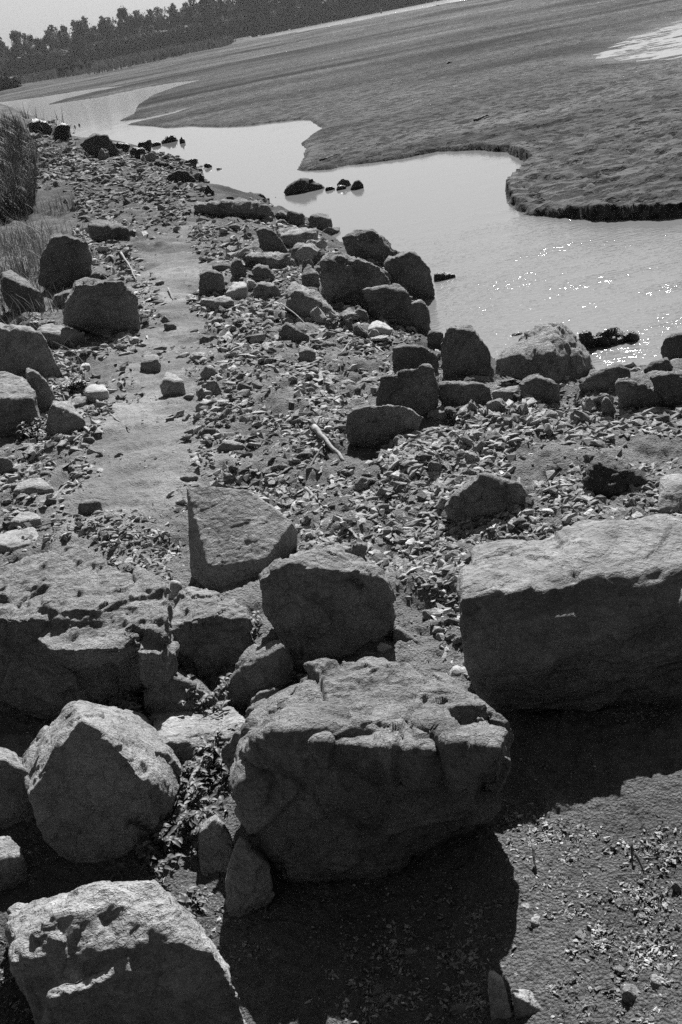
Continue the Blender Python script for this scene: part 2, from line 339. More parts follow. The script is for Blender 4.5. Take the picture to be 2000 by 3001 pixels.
def make_water():
    bm = bmesh.new()
    for v in [(-1500, -20, ZW), (1500, -20, ZW), (1500, 1500, ZW), (-1500, 1500, ZW)]: bm.verts.new(v)
    bm.faces.new(bm.verts); me = bpy.data.meshes.new('river_water'); bm.to_mesh(me); bm.free(); me.materials.append(MW)
    o = bpy.data.objects.new('river_water', me); COL.objects.link(o); tag(o, kind='structure')
make_water()
#ROCKS
# ------------------------------------------------------------------ hand placed rocks
def hull_bm(P, bm=None):
    b = bmesh.new()
    for v in P: b.verts.new(v)
    r = bmesh.ops.convex_hull(b, input=b.verts)
    bmesh.ops.delete(b, geom=[g for g in r['geom_interior'] if isinstance(g, bmesh.types.BMVert)], context='VERTS')
    lone = [v for v in b.verts if not v.link_faces]; bmesh.ops.delete(b, geom=lone, context='VERTS'); bmesh.ops.dissolve_limit(b, angle_limit=.002, verts=b.verts[:], edges=b.edges[:]); bmesh.ops.triangulate(b, faces=b.faces[:]); bmesh.ops.recalc_face_normals(b, faces=b.faces[:])
    me = bpy.data.meshes.new('h'); b.to_mesh(me); b.free(); bm.from_mesh(me); bpy.data.meshes.remove(me)
def at_Y(px, py, Y):
    r = ray(px, py); return CAM + r*(Y/r[..., 1])[..., None]
def rock(label, fr, front, top=(), base=None, slope=0., tilt=.15, mat=None, rough=1., vox=None, group=None, cat='rock', name='boulder', plates=(), sink=.08, seed=0, back=None, lift=0, dY=0, strata=0., foot=.8, pitty=1., bulge=.13, gpts=()):
    """front: outline of the face turned to the viewer (x, y[, extra depth]); top: far edge of the upper face, on a plane of the given slope"""
    fp = fx(fr, front); tp = fx(fr, top); n = len(fp)
    bx_, by_ = fx(fr, [base])[0] if base else max(fp, key=lambda q: q[1])[:2]
    g = ground_hit(bx_, by_)[0]
    if g[2] < ZW-.02: g = on_z(np.array([bx_]), np.array([by_]), ZW-.02)[0]
    Y0 = g[1] + dY; zb = g[2]
    FP = []
    for q in fp:
        a = at_Y(q[0], q[1], Y0); h = max(0, a[2]-zb); e = q[2] if len(q) > 2 else 0
        FP.append(at_Y(q[0], q[1], Y0 + e + tilt*h + .02))
    FP = np.array(FP)
    hi = FP[np.argsort(-FP[:, 2])[:max(3, n//3)]]; c = hi.mean(0)
    xs = FP[:, 0].min(), FP[:, 0].max(); wd = xs[1]-xs[0]; ht = FP[:, 2].max()-zb
    TP = []
    for q in tp:
        r = ray(q[0], q[1]); e = q[2] if len(q) > 2 else 0
        k = int(np.argmin(np.abs(np.array([f[0] for f in fp])-q[0])+.3*np.abs(np.array([f[1] for f in fp])-q[1]))); zr = FP[k, 2]*.5+c[2]*.5; Yr = FP[k, 1]*.5+c[1]*.5
        if plates: zr, Yr = c[2], c[1]
        # z = zr + slope*(Y-Yr)
        t = (zr - slope*Yr + e - CAMH)/(r[2]-slope*r[1]) if (r[2]-slope*r[1]) < -1 else (Yr+.1)/r[1]
        Y = np.clip(t*r[1], Y0+.03, Y0+tilt*ht+max(wd*1.1, .1)); TP.append(at_Y(q[0], q[1], Y))
    th = back if back else max(.45*wd, .05)
    cen = FP.mean(0)
    BP = []
    for f in FP:
        p = f.copy(); p[0] = cen[0]+(p[0]-cen[0])*.78+ (f[0]/f[1])*th*.9; p[1] = p[1]+th*.75
        p[2] = zb + (p[2]-zb)*.72 - .02; BP.append(p)
    if TP:
        TPa = np.array(TP); zmx = TPa[:, 2].max()
        for p in TPa: BP.append(np.array([cen[0]+(p[0]-cen[0])*foot, max(p[1], cen[1]+.04), zb-sink]))
    LO = [np.array([f[0]*.97+cen[0]*.03, f[1]+.04*wd, zb-sink]) for f in FP if f[2] < zb+.10*ht]
    if not LO: LO = [np.array([cen[0], cen[1], zb-sink])]
    rb = np.random.default_rng(sum(map(ord, label))+seed); fc = FP.mean(0); BU = []
    for _ in range(4):                                    # the turned-to-us face is never one plane
        q = FP[rb.integers(n)]*.5+FP[rb.integers(n)]*.5; q = q*.55+fc*.45; q = q.copy(); q[2] = q[2]*.9+zb*.1; q[1] -= bulge*wd*rb.uniform(.35, 1.); BU.append(q)
    for q in fx(fr, gpts): r = ground_hit(q[0], q[1])[0]; LO += [r+np.array([0, 0, .01]), r-np.array([0, 0, sink])]
    allp = list(FP)+TP+BP+LO+BU
    bm = bmesh.new(); hull_bm([Vector(p) for p in allp], bm)
    for pl in plates:                                   # raised slabs or lumps on the upper face: (points, lift, thickness)
        pts, lf, tk = pl[:3]; ps = []
        zr = c[2]; Yr = c[1]
        for q in fx(fr, pts):
            r = ray(q[0], q[1]); e = q[2] if len(q) > 2 else 0
            t = (zr+lf+e-slope*Yr-CAMH)/(r[2]-slope*r[1]); p = CAM+r*t; ps.append(p)
        pc = np.mean(ps, 0); ps += [pc+(p-pc)*np.array([1.06, 1.06, 1])-np.array([0, 0, .02+abs(lf)*1.5]) for p in ps]+[pc+(p-pc)*.9-np.array([0, 0, tk]) for p in ps]
        hull_bm([Vector(p) for p in ps], bm)
    org = Vector((float(cen[0]), float(cen[1]+th*.4), float(zb)))
    bmesh.ops.translate(bm, verts=bm.verts, vec=-org)
    me = bpy.data.meshes.new(name); bm.to_mesh(me); bm.free()
    o = bpy.data.objects.new(name, me); COL.objects.link(o)
    size = max(wd, ht, .05); dd = np.linalg.norm(cen-CAM)
    vx = vox or max(size/95., dd*.0019, .0035)
    md = o.modifiers.new('r', 'REMESH'); md.mode = 'VOXEL'; md.voxel_size = vx
    crisp = size < .95 and mat in (MRf, MRs, MPALE, MRd) or rough < .3
    if not crisp: m2 = o.modifiers.new('s', 'SMOOTH'); m2.factor = .5; m2.iterations = 2
    dg = bpy.context.evaluated_depsgraph_get(); dg.update(); ev = o.evaluated_get(dg); nm = bpy.data.meshes.new_from_object(ev, depsgraph=dg)
    o.modifiers.clear(); o.data = nm; bpy.data.meshes.remove(me); me = nm; me.name = name
    nv = len(me.vertices); V = np.empty(nv*3, np.float32); me.vertices.foreach_get('co', V); V = V.reshape(-1, 3).astype(float)
    Nn = np.empty(nv*3, np.float32); me.vertices.foreach_get('normal', Nn); Nn = Nn.reshape(-1, 3).astype(float)
    sd_ = seed*13+(sum(map(ord, label)) % 97)*7; W = V+np.array([sd_*.37, sd_*.11, 0])
    s = size; wp = W + .10*s*np.stack([vn3(W/(s*.3), sd_+1), vn3(W/(s*.3), sd_+2), vn3(W/(s*.3), sd_+3)], 1)
    d = facet3(wp/(s*.30), sd_)*s*(.032 if crisp else .05) + facet3(wp/(s*.12)+5, sd_+5)*s*.016 + fbm3(W/(s*.5), 2, sd_+9)*s*.015
    ws = wp@np.array([[1, 0, 0], [0, 1, 0], [.3, .25, 3.2]])
    d = d + fbm3(ws/(s*.22), 4, sd_+12, .55)*s*(.010+.016*strata)
    d = d + (.3-np.abs(vn3(wp/(s*.24), sd_+51)))*s*(.012 if crisp else .028) - np.clip(.12-np.abs(vn3(ws/(s*.35), sd_+55)), 0, 1)*s*.10
    fine = fbm3(W/(s*.06), 3, sd_+20, .6); d = d + fine*min(s*.006, .006)
    pits = np.clip(vn3(W/(s*.09), sd_+31)-.45, 0, 1); d = d - pits*s*.014*pitty + (fbm3(W/(s*.035), 3, sd_+40, .6)*s*.006 if pitty > 1 else 0)
    V = V + Nn*(d*rough)[:, None]
    # weathered edges
    me.vertices.foreach_set('co', V.astype(np.float32).ravel()); me.update()
    me.polygons.foreach_set('use_smooth', np.ones(len(me.polygons), bool)); me.materials.clear(); me.materials.append(mat or MR)
    o.location = org
    tag(o, label, cat, group); o['_'] = 0; del o['_']
    FOOT.append((float(org[0]), float(cen[1]), wd*.5, th))
    return o
FOOT = []
exec_rocks = True
# --- foreground
rock('largest boulder in the middle foreground, cracked pale top above a deeply shaded front', 'M',
     [(330, 378), (470, 388), (555, 462), (700, 452), (850, 482), (940, 552), (1140, 572), (1220, 500), (1385, 430), (1388, 520), (1355, 660), (1200, 810, .03), (950, 1020, .03), (720, 1150), (490, 1150), (380, 1050), (300, 960), (210, 810), (140, 690), (100, 600, .04), (140, 510, .05), (215, 400, .05)],
     [(235, 340), (290, 265), (400, 160), (500, 90), (600, 65), (760, 50), (880, 60), (1000, 120), (1180, 200), (1290, 280), (1370, 370)], seed=4, base=(700, 1060), slope=-.2, tilt=.12, mat=MR2, rough=.85,
     plates=[([(335, 372), (460, 376), (545, 440), (620, 270), (760, 245), (760, 60), (500, 95), (400, 165), (290, 270)], .018, .09),
             ([(640, 262), (760, 245), (870, 278), (1060, 385), (1180, 340), (1180, 205), (1000, 125), (880, 65), (640, 65)], .018, .09),
             ([(1000, 330), (1080, 395), (1140, 445), (1260, 430), (1380, 405), (1370, 370), (1180, 205), (1000, 200)], .016, .09),
             ([(560, 440), (620, 280), (720, 240), (860, 270), (1060, 400), (1030, 470), (760, 430)], .006, .08),
             ([(1090, 350), (1250, 330), (1370, 375), (1390, 405), (1340, 460), (1260, 455), (1130, 430)], .012, .10)], back=.36, vox=.0042, foot=.35, bulge=.16)
rock('huge flat topped slab at the right edge with a sunlit top and black front', 'K',
     [(300, 800), (330, 790), (450, 838), (600, 826), (680, 846), (850, 820), (1120, 842), (1280, 825), (1385, 770), (1435, 640), (1560, 700, .04), (1900, 760, .05), (2250, 800, .1), (2250, 1330, .1), (1600, 1420), (900, 1370), (470, 1320), (345, 1230, .02), (330, 1160), (300, 1080), (288, 980), (300, 900)],
     [(290, 740), (300, 695), (450, 600), (620, 520), (860, 450), (1050, 440), (1100, 425), (1190, 355), (1440, 305), (1500, 340), (1640, 420), (1900, 520), (2250, 600)], base=(800, 1500), tilt=.05, mat=MRs, rough=.46, strata=1.2,
     plates=[([(1120, 470), (1200, 355), (1440, 305), (1500, 335), (1450, 470), (1330, 560), (1250, 560)], .012, .12), ([(1660, 560), (2300, 700), (2350, 400), (1750, 380)], .36, .6)], back=.62, vox=.0055)
rock('large lumpy boulder at the left edge, broad pitted sunlit top', 'I',
     [(-260, 700, .1), (0, 690), (130, 700), (170, 790), (150, 860), (320, 925), (500, 900), (650, 920), (830, 985), (900, 905), (1050, 880), (1085, 930), (1090, 1020), (930, 1170), (820, 1260), (560, 1330), (300, 1360), (40, 1250), (-260, 1150, .1)],
     [(-260, 520), (0, 490), (90, 400), (180, 335), (250, 300), (420, 255), (600, 285), (760, 315), (900, 350), (1000, 400), (1080, 470), (1100, 600), (1110, 740)], base=(420, 1370), tilt=.3, slope=.08, mat=MR2, rough=.8,
     plates=[([(0, 520), (190, 340), (420, 260), (760, 320), (900, 400), (700, 560), (400, 680), (0, 680)], .006, .08), ([(460, 300), (900, 352), (1050, 460), (1100, 600), (1090, 800), (930, 760), (640, 640)], .006, .08),
             ([(180, 640), (420, 620), (700, 640), (900, 800), (760, 880), (330, 910), (170, 760)], .004, .07), ([(900, 760), (1080, 740), (1120, 830), (1060, 930), (900, 920)], -.02, .1)], back=.6, vox=.0045, pitty=1.3)
rock('upright wedge shaped rock with a broad tilted face beside the sandy path', 'J',
     [(315, 606), (370, 614), (650, 560, .03), (560, 700, .02), (450, 770), (300, 720, .02), (215, 660, .05)],
     [(190, 150), (290, 142), (390, 145), (530, 165), (690, 262), (600, 385), (200, 240), (480, 500), (800, 350, -.02), (830, 400, -.06)], gpts=[(790, 465), (660, 570)], base=(450, 770), slope=.36, tilt=.15, mat=MR, rough=.28, bulge=.03, back=.2, vox=.0042)
rock('rounded dark boulder with a chipped shoulder in the centre of the rocks', 'J',
     [(598, 700), (640, 655), (780, 592), (900, 562, .03), (1040, 520, .05), (1110, 545, .05), (1190, 555, .05), (1280, 630, .05), (1345, 710, .05), (1385, 790, .05), (1360, 860, .05), (1378, 950, .06), (1370, 1050, .07), (1200, 1120, .03), (1000, 1170), (880, 1195), (790, 1090), (700, 950), (640, 870), (615, 780)],
     [(620, 635), (700, 580), (830, 545), (900, 510), (1040, 490), (1110, 525), (1190, 530), (1270, 600), (1330, 680)], base=(950, 1190), tilt=.22, mat=MR, rough=.75, back=.3, vox=.0042)
rock('blocky rock with a ridged sunlit top between the lumpy boulder and the dark one', 'J',
     [(72, 962), (130, 945), (235, 945), (255, 895), (345, 905), (440, 930), (525, 962), (505, 1080), (400, 1200), (255, 1250), (120, 1215), (80, 1080)],
     [(110, 850), (170, 745), (200, 722), (260, 740), (400, 760), (450, 800), (530, 852), (560, 905)], base=(250, 1250), tilt=.1, mat=MR, rough=.9, back=.25, vox=.004)
rock('small pale topped wedge rock before the dark rounded boulder', 'J',
     [(402, 1310), (490, 1236), (620, 1198), (690, 1160), (755, 1065), (800, 1150, .03), (800, 1215, .02), (700, 1295), (610, 1340), (545, 1420), (430, 1390)],
     [(440, 1240), (510, 1130), (560, 1080), (640, 1050), (720, 1020)], base=(545, 1420), tilt=.1, slope=.25, mat=MR, rough=.7, back=.12)
rock('small dark stone tucked against the left shoulder of the largest boulder', 'J', [(545, 1440), (565, 1370), (610, 1328), (700, 1312), (735, 1340), (690, 1450), (590, 1510)], [(700, 1304), (640, 1310)], tilt=.2, mat=MR, back=.1, name='rock')
rock('diamond shaped boulder with a smooth shaded face in the lower left', 'L',
     [(472, 210), (525, 235), (620, 330, -.03), (750, 460, -.03), (850, 590, -.02), (1000, 700, .06), (1040, 600, .10), (1040, 490, .14), (985, 405, .16), (880, 352, .14), (700, 297, .08), (590, 235, .03), (900, 820, 0), (790, 905), (740, 970), (600, 1065), (420, 1015), (260, 905), (200, 755), (162, 650), (210, 580), (300, 440), (420, 265)],
     [(478, 195), (520, 193), (600, 228), (700, 290)], base=(620, 1065), tilt=.22, slope=.3, mat=MR, rough=.5, back=.35, vox=.004)
rock('angular boulder in the bottom left corner with a banded sloping upper face', 'L',
     [(240, 2080), (215, 1850, .06), (150, 1735, .1), (275, 1845), (440, 1795), (550, 1722), (680, 1702), (830, 1682), (885, 1605), (985, 1492), (1100, 1550), (1250, 1650), (1335, 1755), (1325, 1840), (1420, 2020), (1350, 2150), (700, 2250)],
     [(62, 1600), (80, 1520), (150, 1440), (310, 1375), (375, 1298), (480, 1230), (620, 1165), (700, 1180), (830, 1140), (890, 1162), (945, 1235), (1035, 1320), (1125, 1445), (1225, 1560), (1310, 1660)], base=(700, 2250), tilt=.12, slope=.42, mat=MRs, rough=.75, strata=.6,
     plates=[([(160, 1440), (370, 1300), (620, 1166), (700, 1185), (860, 1330), (700, 1430), (420, 1500), (240, 1500)], .012, .1), ([(560, 1640), (980, 1450), (1000, 1490), (880, 1600), (700, 1690), (560, 1700), (300, 1820), (290, 1760)], .008, .08),
             ([(735, 1190), (830, 1140), (890, 1162), (1035, 1320), (1310, 1660), (1335, 1750), (1240, 1640), (960, 1440)], -.03, .1)], back=.36, vox=.0038)
rock('dark rock cut by the left edge beside the diamond shaped boulder', 'L', [(-150, 430), (0, 452), (40, 447), (120, 492), (195, 532), (215, 585), (165, 650), (200, 750), (150, 850), (60, 890), (-150, 900)], [(-100, 420), (20, 440)], base=(60, 900), tilt=.2, mat=MR, back=.25, rough=.7)
rock('small sunlit rock at the left edge below the dark cut off rock', 'L', [(-120, 1010), (0, 1025), (60, 1015), (138, 992), (100, 1110), (50, 1200), (-120, 1230)], [(-100, 890), (0, 882), (60, 890), (110, 940)], base=(0, 1220), tilt=.1, mat=MR, back=.15, name='rock', rough=.7)
rock('flat pale slab lying between the diamond boulder and the largest boulder', 'L', [(890, 360), (960, 405), (1050, 408), (1200, 425), (1345, 372), (1415, 305), (1380, 420), (1250, 470), (1050, 460), (930, 440)], [(980, 292), (1100, 240), (1190, 205), (1290, 165), (1400, 198), (1450, 248)], base=(1180, 465), mat=MRs, back=.3, tilt=.05, rough=.6, name='rock')
rock('dark rock half covered by leafy weeds', 'I', [(1030, 1110), (1100, 1060), (1180, 1110), (1250, 1200), (1400, 1205), (1470, 1300), (1380, 1350), (1200, 1395), (1050, 1385), (950, 1290), (980, 1200)], [(1110, 1055), (1200, 1100), (1380, 1180)], tilt=.25, mat=MR2, back=.2, rough=.8, name='rock')
rock('pale pointed rock beside the weeds left of the largest boulder', 'L', [(1150, 960), (1150, 855), (1240, 780), (1300, 840), (1345, 915), (1340, 1000), (1310, 1130), (1200, 1160), (1150, 1060)], [(1200, 800), (1245, 765), (1290, 815)], base=(1220, 1160), tilt=.5, mat=MR, back=.12, rough=.6, name='rock')
rock('light grey rock in the weeds under the flat pale slab', 'L', [(950, 800), (1030, 700), (1100, 750), (1140, 850), (1040, 880)], [(1040, 690), (1090, 730)], tilt=.6, mat=MR, back=.1, name='rock', rough=.7)
rock('small rounded pebble lying in shade beside the pale pointed rock', 'L', [(1205, 1165), (1240, 1130), (1290, 1120), (1305, 1150), (1270, 1190), (1230, 1195)], [(1240, 1125), (1285, 1115)], tilt=.6, mat=MST, back=.05, name='pebble', cat='stone', rough=.4)
rock('thin dark shard standing at the left foot of the largest boulder', 'M', [(95, 1150), (130, 950), (200, 900), (300, 1000), (330, 1130), (180, 1170), (120, 1280)], [(160, 850)], tilt=.25, mat=MR, back=.1, name='rock', rough=.6)
rock('dark hunched rock alone on the gravel above the flat slab', 'K', [(210, 275), (250, 215), (365, 158), (385, 110), (410, 88), (490, 135), (560, 122), (650, 165), (668, 250), (560, 275), (490, 300), (340, 350), (255, 362)], [(390, 90), (440, 82), (500, 112), (570, 112), (640, 140), (665, 170)], base=(340, 352), tilt=.1, mat=MR2, back=.2, rough=.9)
rock('pale rock at the right edge behind the flat slab', 'K', [(1420, 290), (1430, 240), (1470, 150), (1530, 130), (1620, 150), (1700, 250), (1600, 300)], [(1440, 95), (1530, 100), (1640, 110)], tilt=.8, mat=MRs, back=.2, rough=.6, name='rock')
rock('low clod of crumbled dark earth left of the pale rock at the right edge', 'K', [(990, 130), (1040, 60), (1100, 20), (1200, 40), (1220, 100), (1330, 110), (1400, 180), (1280, 210), (1180, 215), (1100, 180)], [(1060, 20), (1180, 10), (1300, 80)], tilt=.4, mat=MRd, back=.2, rough=2.2, name='rock')
rock('flat white topped stone touching the far edge of the big slab', 'K', [(830, 440), (900, 425), (960, 435), (1020, 400), (1015, 430), (860, 465)], [(850, 415), (900, 395), (1010, 378)], mat=MPALE, back=.06, name='rock', rough=.5)
rock('small triangular stone at the right foot of the dark rounded boulder', 'J', [(1375, 1040), (1380, 960), (1440, 985), (1490, 1052), (1420, 1062)], [(1400, 940), (1530, 1040)], tilt=.3, mat=MR, back=.08, name='rock', rough=.6)
rock('small pale stone resting behind the top of the largest boulder', 'J', [(1285, 1100), (1285, 1060), (1310, 1045), (1385, 1080), (1380, 1115), (1330, 1125)], [(1305, 1040), (1370, 1062)], tilt=.5, mat=MPALE, back=.05, name='rock', rough=.6)
rock('grey stone in the gap left of the big slab', 'K', [(220, 1240), (250, 1190), (330, 1200), (350, 1230), (300, 1290), (250, 1310)], [(260, 1180), (320, 1185)], tilt=.6, mat=MST, back=.07, name='rock', rough=.6)
rock('rough stone buried by the tip of the lumpy boulder', 'I', [(1110, 520), (1120, 450), (1190, 470), (1185, 520), (1150, 600), (1100, 590)], [(1125, 440), (1185, 455)], tilt=.5, mat=MPALE, back=.05, name='rock', rough=.6)
# --- the left bank
rock('tall rounded boulder standing by the grass on the left bank', 'C', [(185, 700), (240, 618), (300, 613), (345, 650), (405, 662), (402, 720), (380, 800), (330, 845), (260, 860), (180, 840)], [(240, 610), (320, 605), (400, 640)], tilt=.1, mat=MRf)
rock('broad squarish boulder beside the path on the left bank', 'C', [(345, 832), (460, 832), (550, 842), (620, 885), (642, 905), (622, 980), (632, 1040), (500, 1058), (290, 1010), (285, 945), (335, 875)], [(350, 815), (430, 818), (560, 826), (625, 875)], tilt=.05, mat=MRf)
rock('sloping rock with grass on it at the left edge, left of the squarish boulder', 'C', [(5, 870), (20, 800), (60, 840), (130, 850), (190, 880), (200, 900), (170, 960), (90, 985), (20, 920)], [(5, 780), (50, 768), (130, 820), (200, 875)], tilt=.15, mat=MRf)
rock('small pointed stone behind the squarish boulder', 'C', [(400, 815), (430, 780), (445, 772), (475, 800), (480, 822)], [(440, 770)], tilt=.4, mat=MRf, name='rock')
rock('low rock jammed against the left foot of the squarish boulder', 'C', [(235, 930), (250, 890), (320, 870), (330, 890), (290, 950), (245, 960)], [(250, 880), (330, 855)], mat=MRf, name='rock')
rock('weed topped block behind the tall rounded boulder', 'C', [(405, 600), (405, 560), (440, 565), (530, 585), (600, 590), (595, 630), (500, 640), (430, 630)], [(410, 548), (480, 540), (560, 555), (600, 580)], mat=MRf, name='rock')
rock('large dark boulder at the far waterline on the left', 'C', [(357, 192), (400, 162), (450, 145), (500, 152), (512, 190), (550, 215), (545, 245), (470, 245), (390, 230)], [(440, 142), (500, 148)], tilt=.2, mat=MRd)
rock('dark leafy looking rock pile end at the far waterline by the grass', 'C', [(245, 120), (285, 97), (320, 105), (320, 140), (330, 170), (250, 185), (235, 150)], [(290, 94)], tilt=.1, mat=MRw, rough=2.)
rock('small dark rock above the water, left of two twin rocks', 'C', [(125, 90), (150, 82), (215, 88), (245, 110), (235, 150), (130, 130)], [(160, 80)], tilt=.1, mat=MRw, name='rock', rough=1.5)
rock('smaller of two twin rocks standing in the far water', 'C', [(333, 103), (345, 96), (352, 105), (350, 118), (335, 118)], [(343, 95)], mat=MRw, name='rock')
rock('larger of two twin rocks standing in the far water', 'C', [(353, 100), (362, 90), (374, 98), (372, 110), (356, 112)], [(363, 89)], mat=MRw, name='rock')
for i, (lab, pts) in enumerate([
    ('dark rock right beside the large boulder at the far waterline', [(515, 195), (530, 178), (600, 185), (605, 205), (560, 225), (520, 220)]),
    ('rounded dark rock in front of the chain of rocks reaching into the water', [(590, 215), (620, 203), (660, 207), (690, 240), (660, 258), (600, 255)]),
    ('first rock of the chain reaching into the water', [(625, 190), (645, 180), (680, 166), (700, 175), (700, 205), (640, 208)]),
    ('second rock of the chain reaching into the water', [(690, 185), (720, 172), (745, 180), (740, 205), (700, 210)]),
    ('highest rock of the chain reaching into the water', [(735, 180), (770, 150), (800, 148), (825, 165), (820, 192), (750, 195)]),
    ('last triangular rock of the chain reaching into the water', [(818, 165), (838, 153), (858, 172), (850, 195), (822, 196)]),
    ('tiny stone in the water past the end of the chain of rocks', [(865, 172), (875, 166), (880, 175), (870, 180)]),
    ('slanting rock at the shore below the chain of rocks', [(840, 275), (850, 262), (905, 250), (912, 262), (890, 285), (860, 290)]),
    ('notched rock standing in shallow water below the chain of rocks', [(928, 285), (940, 270), (965, 270), (978, 285), (968, 305), (935, 300)]),
    ('squat square stone alone in the water, right of the notched rock', [(988, 295), (1005, 290), (1026, 296), (1022, 315), (992, 318)]),
    ('tiny stone in the water below the squat square stone', [(1000, 345), (1010, 340), (1018, 348), (1010, 355)]),
    ('small dark stone near the waterline left of the islet', [(1020, 398), (1030, 392), (1038, 400), (1030, 406)]),
    ('dark broad rock in the rubble close to the far shore', [(700, 285), (720, 262), (760, 270), (830, 300), (820, 320), (720, 315)]),
    ('mossy lump in the rubble at the waterline', [(760, 350), (770, 330), (800, 312), (860, 310), (900, 340), (890, 368), (810, 372)]),
    ('small rock between the mossy lump and the waterline', [(905, 345), (925, 320), (945, 345), (940, 362), (915, 365)]),
    ('rock on the point of shore next to scattered tiny stones', [(930, 395), (960, 370), (985, 400), (990, 428), (940, 430)])]):
    rock(lab, 'C', pts, [], tilt=.3, mat=MRw if i not in (12, 13) else MRd, name='rock', sink=.15)
rock('wide low boulder with a lit back at the waterline', 'C', [(890, 475), (960, 462), (1050, 470), (1115, 455), (1150, 480), (1190, 470), (1255, 495), (1240, 525), (1160, 535), (1100, 510), (900, 500)], [(910, 460), (1040, 450), (1110, 445), (1180, 443), (1240, 470)], mat=MRf, tilt=.1)
rock('tilted slab behind the wide low boulder at the waterline', 'C', [(1030, 445), (1040, 425), (1075, 425), (1080, 445)], [], mat=MRd, name='rock')
rock('flat rock at the waterline above the wide low boulder', 'C', [(1118, 440), (1125, 420), (1190, 418), (1225, 432), (1230, 448)], [(1130, 414), (1190, 415)], mat=MRd, name='rock')
rock('domed dark islet rock standing in the water', 'C', [(1297, 412), (1330, 378), (1385, 352), (1440, 358), (1480, 378), (1505, 402), (1440, 428), (1340, 432)], [(1380, 350), (1440, 354)], tilt=.3, mat=MRd, sink=.2)
rock('pointed dark stone in the water right of the islet', 'D', [(40, 395), (55, 370), (75, 352), (105, 372), (95, 400), (60, 410)], [(80, 350)], mat=MRd, name='rock', sink=.2)
rock('low stone between the islet and the pointed stone', 'D', [(-25, 375), (0, 350), (30, 350), (48, 372), (35, 392), (0, 392)], [], mat=MRd, name='rock', sink=.2)
for lab, pts in [('flat dark stone in the shallows just left of the islet', [(1255, 438), (1262, 430), (1285, 428), (1297, 436), (1280, 444)]), ('ragged tip of stone joined to the right end of the islet', [(1490, 395), (1510, 375), (1535, 380), (1548, 400), (1520, 412), (1495, 410)]), ('low stone right of the ragged tip of the islet', [(1540, 398), (1555, 372), (1580, 370), (1600, 392), (1570, 410)])]:
    rock(lab, 'C', pts, [], tilt=.3, mat=MRw, name='rock', sink=.15)
